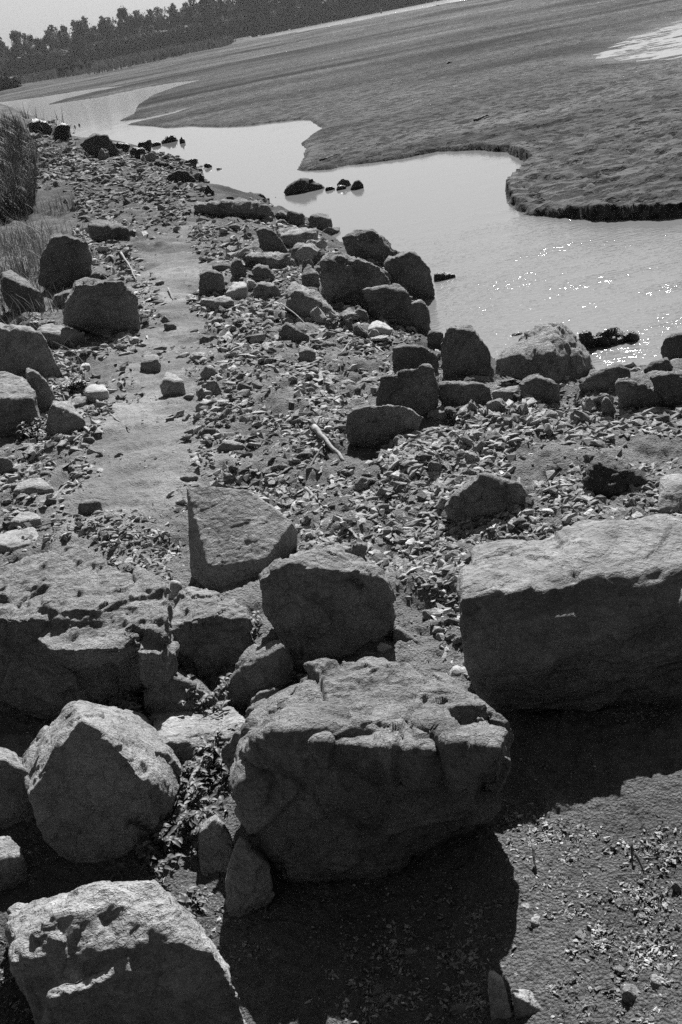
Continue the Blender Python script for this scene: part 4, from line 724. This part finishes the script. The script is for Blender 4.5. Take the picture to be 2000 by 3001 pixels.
# ------------------------------------------------------------------ driftwood
def tube(pts, rads, name, mat, sides=8, parent=None, jag=.12):
    pts = [Vector(p) for p in pts]; V = []; Fc = []
    for i, p in enumerate(pts):
        t = (pts[min(i+1, len(pts)-1)]-pts[max(i-1, 0)]).normalized(); u = t.orthogonal().normalized(); v = t.cross(u)
        if i and False: pass
        for k in range(sides):
            a = 2*math.pi*k/sides; rr = rads[i]*(1+random.uniform(-jag, jag)); V.append(p+u*math.cos(a)*rr+v*math.sin(a)*rr)
    for i in range(len(pts)-1):
        for k in range(sides):
            a, b = i*sides+k, i*sides+(k+1) % sides; Fc.append((a, b, b+sides, a+sides))
    Fc.append(tuple(range(sides))[::-1]); Fc.append(tuple((len(pts)-1)*sides+k for k in range(sides)))
    return mesh_np(name, V, Fc, mat, True, parent)
random.seed(3)
def stick(lab, fr, pts, wpx, mat=MWOOD, name='driftwood_stick', cat='stick', up=.5, group=None):
    """pts along the stick in pixels, lying on the ground; a third value lifts a point"""
    q = fx(fr, pts); P = []; n = 4
    for a, b in zip(q[:-1], q[1:]):
        for k in range(n): t = k/n; P.append(tuple(a[i]*(1-t)+b[i]*t for i in (0, 1))+(((a[2] if len(a) > 2 else 0)*(1-t)+(b[2] if len(b) > 2 else 0)*t),))
    P.append(tuple(q[-1][:2])+((q[-1][2] if len(q[-1]) > 2 else 0),))
    g = ground_hit([p[0] for p in P], [p[1] for p in P]); dd = np.linalg.norm(g[0]-CAM); r = wpx/F*dd*.5
    out = [(g[i][0]+random.gauss(0, r*.25), g[i][1], g[i][2]+r*.7+P[i][2]) for i in range(len(P))]
    rads = [r*(1-.55*i/len(out))*random.uniform(.85, 1.1) for i in range(len(out))]
    return tag(tube(out, rads, name, mat), lab, cat, group)
stick('thick weathered log lying on gravel left of the standing slab', 'H', [(838, 565, .05), (920, 640, .03), (1010, 712)], 17, name='driftwood_log', cat='log')
stick('short pale forked branch leaning against the weathered log', 'H', [(800, 732), (840, 695, .02), (882, 664, .04)], 8)
stick('pale stick pointing down the gravel above the dark rounded boulder', 'H', [(782, 852), (830, 905), (872, 942)], 11)
stick('thin twig on the sand right of the weathered log', 'H', [(690, 552), (760, 540), (815, 522)], 4)
stick('curved dead branch behind the standing slab', 'H', [(940, 118), (990, 100, .03), (1050, 45, .05), (1100, 28, .05), (1160, 22)], 6)
stick('second dead branch curving down to the speckled boulder', 'H', [(1180, 35), (1230, 70), (1270, 92)], 6)
stick('long pale peeled stick on the left side of the sandy path', 'G', [(640, 622), (700, 680), (745, 725), (795, 768)], 9)
stick('dark end twig continuing the long pale stick', 'G', [(800, 770), (830, 785), (855, 808)], 5, MWOODD)
stick('short thick pale stick beside the low rock with a bent top', 'G', [(345, 1278), (385, 1230), (455, 1155)], 12)
stick('dark thin stick near the flat pale stone at the left edge', 'G', [(240, 1450), (340, 1420), (430, 1385)], 5, MWOODD)
stick('fine root trailing across the sand near the lit corner rock', 'G', [(560, 700), (640, 750), (740, 800), (780, 795)], 3, MWOODD)
stick('thin branch across the triangular stone of the pile', 'E', [(655, 675, .12), (730, 715, .10), (800, 748, .05)], 4)
stick('pale stick leaning beside the path by the squarish boulder', 'C', [(565, 720, .05), (600, 770, .03), (632, 830)], 7)
stick('small stick on the path right of the squarish boulder', 'C', [(775, 868, .02), (798, 915)], 6)
stick('flat dark stick among stones above the big slab', 'K', [(835, 360), (900, 335), (975, 308)], 11, MWOODD)
stick('dark curved twig on the soil left of the slab top', 'K', [(340, 590), (390, 600), (445, 610)], 7, MWOODD)
stick('dark log lying out on the mud flat', 'D', [(612, 88), (650, 72), (680, 62)], 8, MWOODD, 'driftwood_log', 'log')
stick('flat driftwood plank at the waterline right of the islet', 'C', [(1485, 350), (1530, 348), (1580, 345)], 5, MWOODD, 'driftwood_log', 'log')
for i, (lab, a, b) in enumerate([('short dark twig standing in the damp soil at the right', (1340, 320), (1338, 375)), ('second dark twig slanting right of the standing one', (1360, 370), (1395, 415)), ('upright dark splinter by the largest shadow', (885, 330), (900, 410))]):
    stick(lab, 'N', [a+(.03,), b], 8, MWOODD, 'twig', 'twig')
for i, (lab, pts) in enumerate([('bleached white scrap nearest the lumpy boulder on the sand', [(770, 1440), (800, 1475)]), ('largest bleached white scrap on the sand', [(835, 1440), (870, 1480), (905, 1540)]), ('pale bleached sliver on the right of the white scraps', [(1010, 1480), (1045, 1510)]), ('wide pale sliver left of the white scraps', [(610, 1500), (680, 1480), (740, 1455)])]):
    stick(lab, 'G', pts, (14, 16, 13, 10)[i], MPALE, 'wood_scrap', 'wood scrap')

# ------------------------------------------------------------------ leafy weeds
def leaf(V, Fc, base, d, up, L, W_, droop=.4):
    d = d/np.linalg.norm(d); s = np.cross(d, up); s /= np.linalg.norm(s)+1e-6; n0 = len(V)
    for t, wd in ((0, .12), (.3, .9), (.6, .8), (1, .02)):
        c = base+d*L*t-np.array([0, 0, 1])*droop*L*t*t; fold = up*wd*W_*.25
        V.extend([c-s*W_*wd*.5+fold, c, c+s*W_*wd*.5+fold])
    for k in range(3):
        a = n0+k*3; Fc.extend([(a, a+1, a+4, a+3), (a+1, a+2, a+5, a+4)])
def weed(lab, x, y, n, h, grp='leafy weeds between the foreground rocks', ll=.033):
    p = ground_hit([x], [y])[0]; r = np.random.default_rng(int(x*7+y))
    e = bpy.data.objects.new('leafy_weed', None); COL.objects.link(e); e.location = p; tag(e, lab, 'weed', grp)
    V, Fc = [], []; SV, SF = [], []
    for s in range(n):
        a = r.uniform(0, 6.3); lean = r.uniform(.1, .75); q = np.array([r.normal()*.03, r.normal()*.03, 0.]); hh = h*.75*r.uniform(.5, 1.1); prev = q; k = 7
        for i in range(1, k+1):
            t = i/k; c = q+np.array([math.cos(a)*lean*hh*t*t, math.sin(a)*lean*hh*t*t, hh*t*(1-.2*t)])
            u = np.array([.0012, 0, 0]); w_ = np.array([0, .0012, 0]); b = len(SV); SV.extend([prev-u, prev+u, prev+w_, c-u, c+u, c+w_]); SF.extend([(b, b+1, b+4, b+3), (b+1, b+2, b+5, b+4), (b+2, b, b+3, b+5)])
            for m in range(3 if i > 1 else 1):
                an = r.uniform(0, 6.3); leaf(V, Fc, c, np.array([math.cos(an), math.sin(an), r.uniform(-.1, .8)]), np.array([0, 0, 1.]), ll*r.uniform(.5, 1.1)*(1.1-.4*t), ll*.36, r.uniform(.2, .6))
            prev = c
    mesh_np('stem', SV, SF, MGRASS, True, e); mesh_np('leaf', V, Fc, MLEAF, True, e)
wd = [('low leafy weed spilling beside the lumpy boulder, right of the diamond boulder tip', 375, 2100, 9, .10), ('leafy weed in front of the dark rock next to the lumpy boulder', 430, 2120, 9, .11), ('spiky topped weed standing against the dark rock beside the lumpy boulder', 600, 2110, 6, .16), ('weed under the small wedge rock with a pale top', 540, 2015, 7, .09),
      ('weed clump touching the right flank of the diamond boulder', 560, 2310, 9, .10), ('bushy weed between the flat pale slab and the pale pointed rock', 620, 2290, 9, .12), ('weed hanging over the light grey rock', 600, 2400, 8, .10), ('tall weed left of the pale pointed rock', 545, 2470, 9, .12),
      ('lowest bushy weed above the bottom left boulder', 480, 2520, 9, .13), ('small weed at the right foot of the pale pointed rock', 560, 2630, 5, .08), ('wispy weed in the gap left of the dark rounded boulder', 740, 1850, 5, .10), ('weed at the right end of the small wedge rock', 850, 2000, 6, .08),
      ('thin weed in the shade of the lumpy boulder', 330, 2060, 6, .08), ('weed beside the rounded pebble in the shade', 640, 2240, 7, .09), ('sparse weed behind the bottom left boulder', 470, 2440, 6, .13), ('small weed at the left foot of the dark rock half covered by weeds', 450, 2060, 6, .09)]
for a in wd: weed(*a)
# weed by the left path
for i, (lab, x, y) in enumerate([('short weed growing at the foot of the long shaded boulder', 230, 1150), ('short weed below the pitted boulder', 100, 1290), ('short weed in the soil left of the lit corner rock', 160, 1180)]): weed(lab, x, y, 8, .14, 'short weeds on the left bank', .05)

# ------------------------------------------------------------------ grass
def blade(V, Fc, p, h, w_, a, lean, seg=4):
    d = np.array([math.cos(a), math.sin(a), 0]); s = np.array([-d[1], d[0], 0]); n0 = len(V)
    for i in range(seg+1):
        t = i/seg; c = p+d*lean*h*t*t+np.array([0, 0, h*t*(1-.35*lean*t)]); q = s*w_*.5*(1-t*.92); V.extend([c-q, c+q])
    for i in range(seg): b = n0+i*2; Fc.append((b, b+1, b+3, b+2))
def tuft(lab, x, y, n, h, mat=MGRASS, grp='grass tufts on the left bank', spread=.15, w_=.008):
    p = ground_hit([x], [y])[0]; r = np.random.default_rng(int(x*3+y)); V, Fc = [], []
    for _ in range(n): blade(V, Fc, np.array([r.normal()*spread, r.normal()*spread, -.02]), h*r.uniform(.5, 1.1), w_*r.uniform(.6, 1.3), r.uniform(0, 6.3), r.uniform(.1, .9))
    o = mesh_np('grass_tuft', V, Fc, mat, True); o.location = p; tag(o, lab, 'grass', grp); return o
for i, (x, y, n, h, lab) in enumerate([(30, 830, 130, .42, 'pale arching grass tuft cut by the left edge, highest of the row'), (95, 790, 130, .42, 'pale grass tuft left of the tall rounded boulder'), (140, 740, 110, .4, 'grass tuft behind the left shoulder of the tall rounded boulder'), (20, 740, 130, .45, 'bushy grass tuft at the left edge under the grass bank'), (80, 710, 120, .4, 'grass tuft right below the dark grass bank'),
        (60, 870, 110, .3, 'grass tuft above the sloping rock with grass on it'), (10, 930, 90, .35, 'long bladed grass tuft on the left edge beside the sloping rock'), (130, 930, 60, .25, 'thin grass tuft right of the sloping rock'), (30, 1000, 70, .25, 'grass tuft above the long shaded boulder'), (190, 760, 60, .25, 'few long blades over the face of the tall rounded boulder'),
        (170, 620, 90, .3, 'low grass tuft in the left rubble, lower one'), (110, 470, 110, .5, 'grass clump at the top of the left rubble'), (170, 460, 80, .4, 'grass clump by the large dark boulder at the waterline'), (90, 1100, 40, .3, 'thin grass stalks over the dark hollow rock')]):
    tuft(lab, x, y, n, h)
# tall dark grass on the left bank mound: nobody could count it
r = np.random.default_rng(5); V, Fc = [], []
gp = np.array([(-260, 330), (0, 345), (45, 350), (85, 380), (115, 430), (110, 520), (105, 600), (70, 640), (0, 650), (-260, 640)], float)
q = sample(gp, 9000, r); P = ground_hit(q[:, 0], np.maximum(q[:, 1], 330)+10)
for k in range(len(P)):
    dY = P[k][1]; 
    if dY > 60: continue
    blade(V, Fc, P[k]-np.array([0, 0, .05]), r.uniform(.3, .75)*(1 if q[k, 0] < 70 else .6), .006+dY*.0007, r.uniform(0, 6.3), r.uniform(.1, .9), 3)
o = mesh_np('grass_bank', V, Fc, MGRASSD, True); tag(o, 'tall dark grass covering the bank at the left edge', 'grass', None, 'stuff')
for i, (x, y, h) in enumerate([(60, 352, .9), (90, 372, .7), (135, 400, .8), (150, 398, .6)]):
    tuft(['long reed stalks leaning over the far water from the grass bank', 'sparse stalks on the edge of the grass bank against the water', 'thin stalk pair against the water above the small dark rock', 'single bent stalks right of the thin pair'][i], x, y, 16, h, MGRASSD, 'stalks standing against the far water', .5, .03)

# ------------------------------------------------------------------ far bank: reeds, bushes, trees
r = np.random.default_rng(9); V, Fc = [], []
band = poly_w('X', [(-150, 215), (0, 207), (120, 190), (250, 172), (400, 138), (520, 112), (545, 100), (500, 97), (250, 133), (0, 178), (-150, 200)])
lo, hi = band.min(0), band.max(0); hi[1] = min(hi[1], 420)
cnt = 0
while cnt < 14000:
    x, y = r.uniform(lo[0], hi[0]), r.uniform(lo[1], hi[1])
    if not inside(band, np.array([x]), np.array([y]))[0]: continue
    z = ZW+.35; blade(V, Fc, np.array([x, y, z]), r.uniform(.6, 2.0)*min(1, y/230), .12+y*.0006, r.uniform(0, 6.3), r.uniform(.1, .5), 2); cnt += 1
o = mesh_np('reeds', V, Fc, MREED, True); tag(o, 'dry reeds and tall grass along the far bank', 'reeds', None, 'stuff')
def crown_geo(seed, W_, H_, n=520, clumps=34, base=.16, leafs=.34, round_=1.):
    r = np.random.default_rng(seed); V = []; Fc = []; C = []
    for _ in range(clumps):
        t = r.random()**.8; rad = W_*.5*(math.sin(math.pi*min(1, .12+t*.86))**.55)*round_; a = r.uniform(0, 6.3); q = rad*math.sqrt(r.random())
        C.append((math.cos(a)*q, math.sin(a)*q, H_*(base+(1-base)*t)*r.uniform(.93, 1.03), r.uniform(.5, 1.2)))
    for _ in range(n*clumps//12):
        c = C[r.integers(len(C))]; d = r.normal(size=3); d /= np.linalg.norm(d); p = np.array(c[:3])+d*c[3]*r.uniform(.3, 1.05)*np.array([1, 1, 1.15])
        u = r.normal(size=3); u /= np.linalg.norm(u); v = np.cross(u, r.normal(size=3)); v /= np.linalg.norm(v); s = leafs*r.uniform(.5, 1.2); b = len(V)
        V.extend([p-u*s, p+v*s*.6, p+u*s, p-v*s*.5]); Fc.append((b, b+1, b+2, b+3))
    return np.array(V), np.array(Fc)
def trunk_geo(seed, H_):
    r = np.random.default_rng(seed); V = []; Fc = []
    def limb(p, q, a, b):
        n0 = len(V); p, q = np.array(p, float), np.array(q, float)
        for c, rr in ((p, a), ((p+q)/2+r.normal(size=3)*.12, (a+b)/2), (q, b)):
            for k in range(5): V.append(c+np.array([math.cos(k*1.257)*rr, math.sin(k*1.257)*rr, 0]))
        for i in range(2):
            for k in range(5): Fc.append((n0+i*5+k, n0+i*5+(k+1) % 5, n0+i*5+5+(k+1) % 5, n0+i*5+5+k))
    limb((0, 0, -.5), (r.normal()*.2, 0, H_*.55), .22, .13); limb((0, 0, H_*.5), (r.normal()*.3, r.normal()*.3, H_*.93), .13, .04)
    for _ in range(9):
        z = H_*r.uniform(.25, .75); a = r.uniform(0, 6.3); L = H_*r.uniform(.14, .3); limb((0, 0, z), (math.cos(a)*L*.6, math.sin(a)*L*.6, z+L), .08, .02)
    return np.array(V), np.array(Fc)
kinds = []
for i, (W_, H_, cl, rd, lab, nm) in enumerate([(5.5, 11, 38, 1., 'broad crowned leafy tree', 'broadleaf_tree'), (3.4, 12, 26, .8, 'slender upright tree', 'poplar_tree'), (6.5, 9.5, 40, 1.1, 'low spreading tree', 'willow_tree'), (4.2, 10.5, 18, 1., 'thin half bare tree', 'bare_tree'), (5., 12.5, 40, .95, 'tall dense tree', 'broadleaf_tree')]):
    cv, cf = crown_geo(300+i, W_, H_, 620 if i != 3 else 300, cl, .04 if i != 3 else .2, .36, rd); tv, tf = trunk_geo(400+i, H_)
    root = bpy.data.objects.new(nm, None); COL.objects.link(root); c = mesh_np('crown', cv, cf, MTREE, False, root); t = mesh_np('trunk', tv, tf, MBARK, True, root)
    kinds.append((root, c, t, lab))
used = [False]*5
r = np.random.default_rng(21)
slots = []
for row, (dist_, step, n) in enumerate([(345, 3.4, 84), (352, 4.6, 64), (362, 5.2, 54)]):
    az0 = -19.5
    for k in range(n):
        az = math.radians(az0 + k*(29./n) + r.normal()*.12); D_ = dist_ + (k/n)*60 + r.normal()*2.5; slots.append((D_*math.sin(az), D_*math.cos(az), row, math.degrees(az)))
for (x, y, row, az) in slots:
    k = int(r.choice(5, p=[.27, .2, .2, .13, .2])); root, c, t, lab = kinds[k]; s = r.uniform(.72, 1.02)*(1.0+.22*sstep(-12, -2, az)); z = float(terrain(np.array([x]), np.array([y]))[0])
    if -13.8 < az < -13.2 and row == 0: s = 1.12
    if not used[k]: o = root; used[k] = True
    else:
        o = root.copy(); COL.objects.link(o)
        for ch in (c, t): q = ch.copy(); COL.objects.link(q); q.parent = o
    o.location = (x, y, z); o.scale = (s*r.uniform(.9, 1.25), s*r.uniform(.9, 1.2), s); o.rotation_euler = (0, 0, r.uniform(0, 6.3))
    where = 'at the front of the far wood' if row == 0 else ('in the second row of the far wood' if row == 1 else 'at the back of the far wood')
    side = 'near the left edge' if az < -14 else ('left of centre' if az < -8 else ('behind the open river' if az > -4 else 'where the river begins'))
    tag(o, f'{lab} {where}, {side}', 'tree', 'trees of the far wood')
for k in range(5):
    if not used[k]:
        for q in (kinds[k][1], kinds[k][2], kinds[k][0]): bpy.data.objects.remove(q)
# undergrowth at the wood's foot
V, Fc = [], []
for _ in range(26000):
    az = math.radians(r.uniform(-21, 10.5)); D_ = 338+((math.degrees(az)+19.5)/29.)*60+r.uniform(-2, 8); h = r.random()**1.3*6; p = np.array([D_*math.sin(az), D_*math.cos(az), ZW+.6+h]); u = r.normal(size=3)*.45; v = r.normal(size=3)*.45; b = len(V); V.extend([p-u, p+v, p+u, p-v]); Fc.append((b, b+1, b+2, b+3))
o = mesh_np('undergrowth', V, Fc, MTREE, False); tag(o, 'dense undergrowth at the foot of the far wood', 'undergrowth', None, 'stuff')
def bush(lab, fr, x, y, W_, H_, D_=None):
    p = on_z(np.array([fx(fr, [(x, y)])[0][0]]), np.array([fx(fr, [(x, y)])[0][1]]), ZW+.3)[0]
    k = np.random.default_rng(int(x+y)); V, Fc = [], []
    for _ in range(420):
        d = k.normal(size=3); d /= np.linalg.norm(d); q = d*k.uniform(.5, 1)*np.array([W_*.5, W_*.5, H_*.55])+np.array([0, 0, H_*.45]); u = k.normal(size=3)*W_*.07; v = k.normal(size=3)*W_*.07; b = len(V); V.extend([q-u, q+v, q+u, q-v]); Fc.append((b, b+1, b+2, b+3))
    o = mesh_np('bush', V, Fc, MBUSH, False); o.location = p; tag(o, lab, 'bush', 'dark bushes among the reeds')
bush('wide dark bush in the middle of the reeds', 'A', 352, 345, 6.0, 2.2); bush('dark bush at the left edge in the reeds', 'A', 35, 418, 4.5, 2.); bush('dark bush at the foot of the wood near the left', 'A', 360, 275, 4.5, 4.)
bush('second dark bush at the foot of the wood', 'A', 448, 262, 6., 4.5); bush('small dark bush near the start of the open river', 'A', 1000, 210, 4., 1.4)
# low bushes beside the dark rocks at the far waterline
# ------------------------------------------------------------------ birds over the open river and a snag
def bird(lab, x, y, span, D_):
    rr = ray(x, y); p = CAM+rr*(D_/rr[1]); e = bpy.data.objects.new('bird', None); COL.objects.link(e); e.location = p; e.rotation_euler = (.1, -.2, .5); tag(e, lab, 'bird')
    s = span/2; body = tube([(-.28*s, 0, 0), (-.1*s, 0, .02*s), (.2*s, 0, .03*s), (.38*s, 0, .07*s), (.46*s, 0, .08*s), (.6*s, 0, .06*s)], [.01*s, .09*s, .11*s, .05*s, .06*s, .008*s], 'body', MBIRD, 8, e, 0)
    for sg in (-1, 1):
        V = []; Fc = []
        for i, (yy, xx, zz, c) in enumerate([(0, .05, .03, .28), (.35, .1, .22, .26), (.7, .02, .26, .18), (1, -.14, .2, .03)]):
            V.extend([(xx*s+c*s*.5, sg*yy*s, zz*s), (xx*s-c*s*.5, sg*yy*s, zz*s-.01*s), (xx*s, sg*yy*s, zz*s-.02*s)])
        for i in range(3):
            a = i*3; Fc.extend([(a, a+3, a+4, a+1), (a+1, a+4, a+5, a+2), (a+2, a+5, a+3, a)])
        mesh_np('wing', V, Fc, MBIRD, True, body.parent)
bird('larger dark bird flying low over the open river', 1283, 17, 1.5, 200.); bird('smaller dark bird flying left of the larger one', 1264, 22, .9, 200.)
stick('pale snag of driftwood stuck at the edge of the open river', 'P', [(1118, 33, .5), (1124, 33, .25), (1130, 38, 0)], 4, MFROTH, 'driftwood_log', 'log')

# ------------------------------------------------------------------ the air
bm = bmesh.new(); bmesh.ops.create_cube(bm, size=1.); me = bpy.data.meshes.new('haze'); bm.to_mesh(me); bm.free()
o = bpy.data.objects.new('haze', me); COL.objects.link(o); o.scale = (6200, 6200, 32); o.location = (0, 0, 12.5)
m = bpy.data.materials.new('haze_air'); m.use_nodes = True; n = m.node_tree; n.nodes.clear(); ou = n.nodes.new('ShaderNodeOutputMaterial'); vo = n.nodes.new('ShaderNodeVolumePrincipled')
vo.inputs['Color'].default_value = (.9, .9, .9, 1); vo.inputs['Density'].default_value = .00015; vo.inputs['Anisotropy'].default_value = .2; n.links.new(vo.outputs[0], ou.inputs['Volume']); me.materials.append(m)
tag(o, 'thin pale haze over the river flats', 'haze', None, 'stuff')
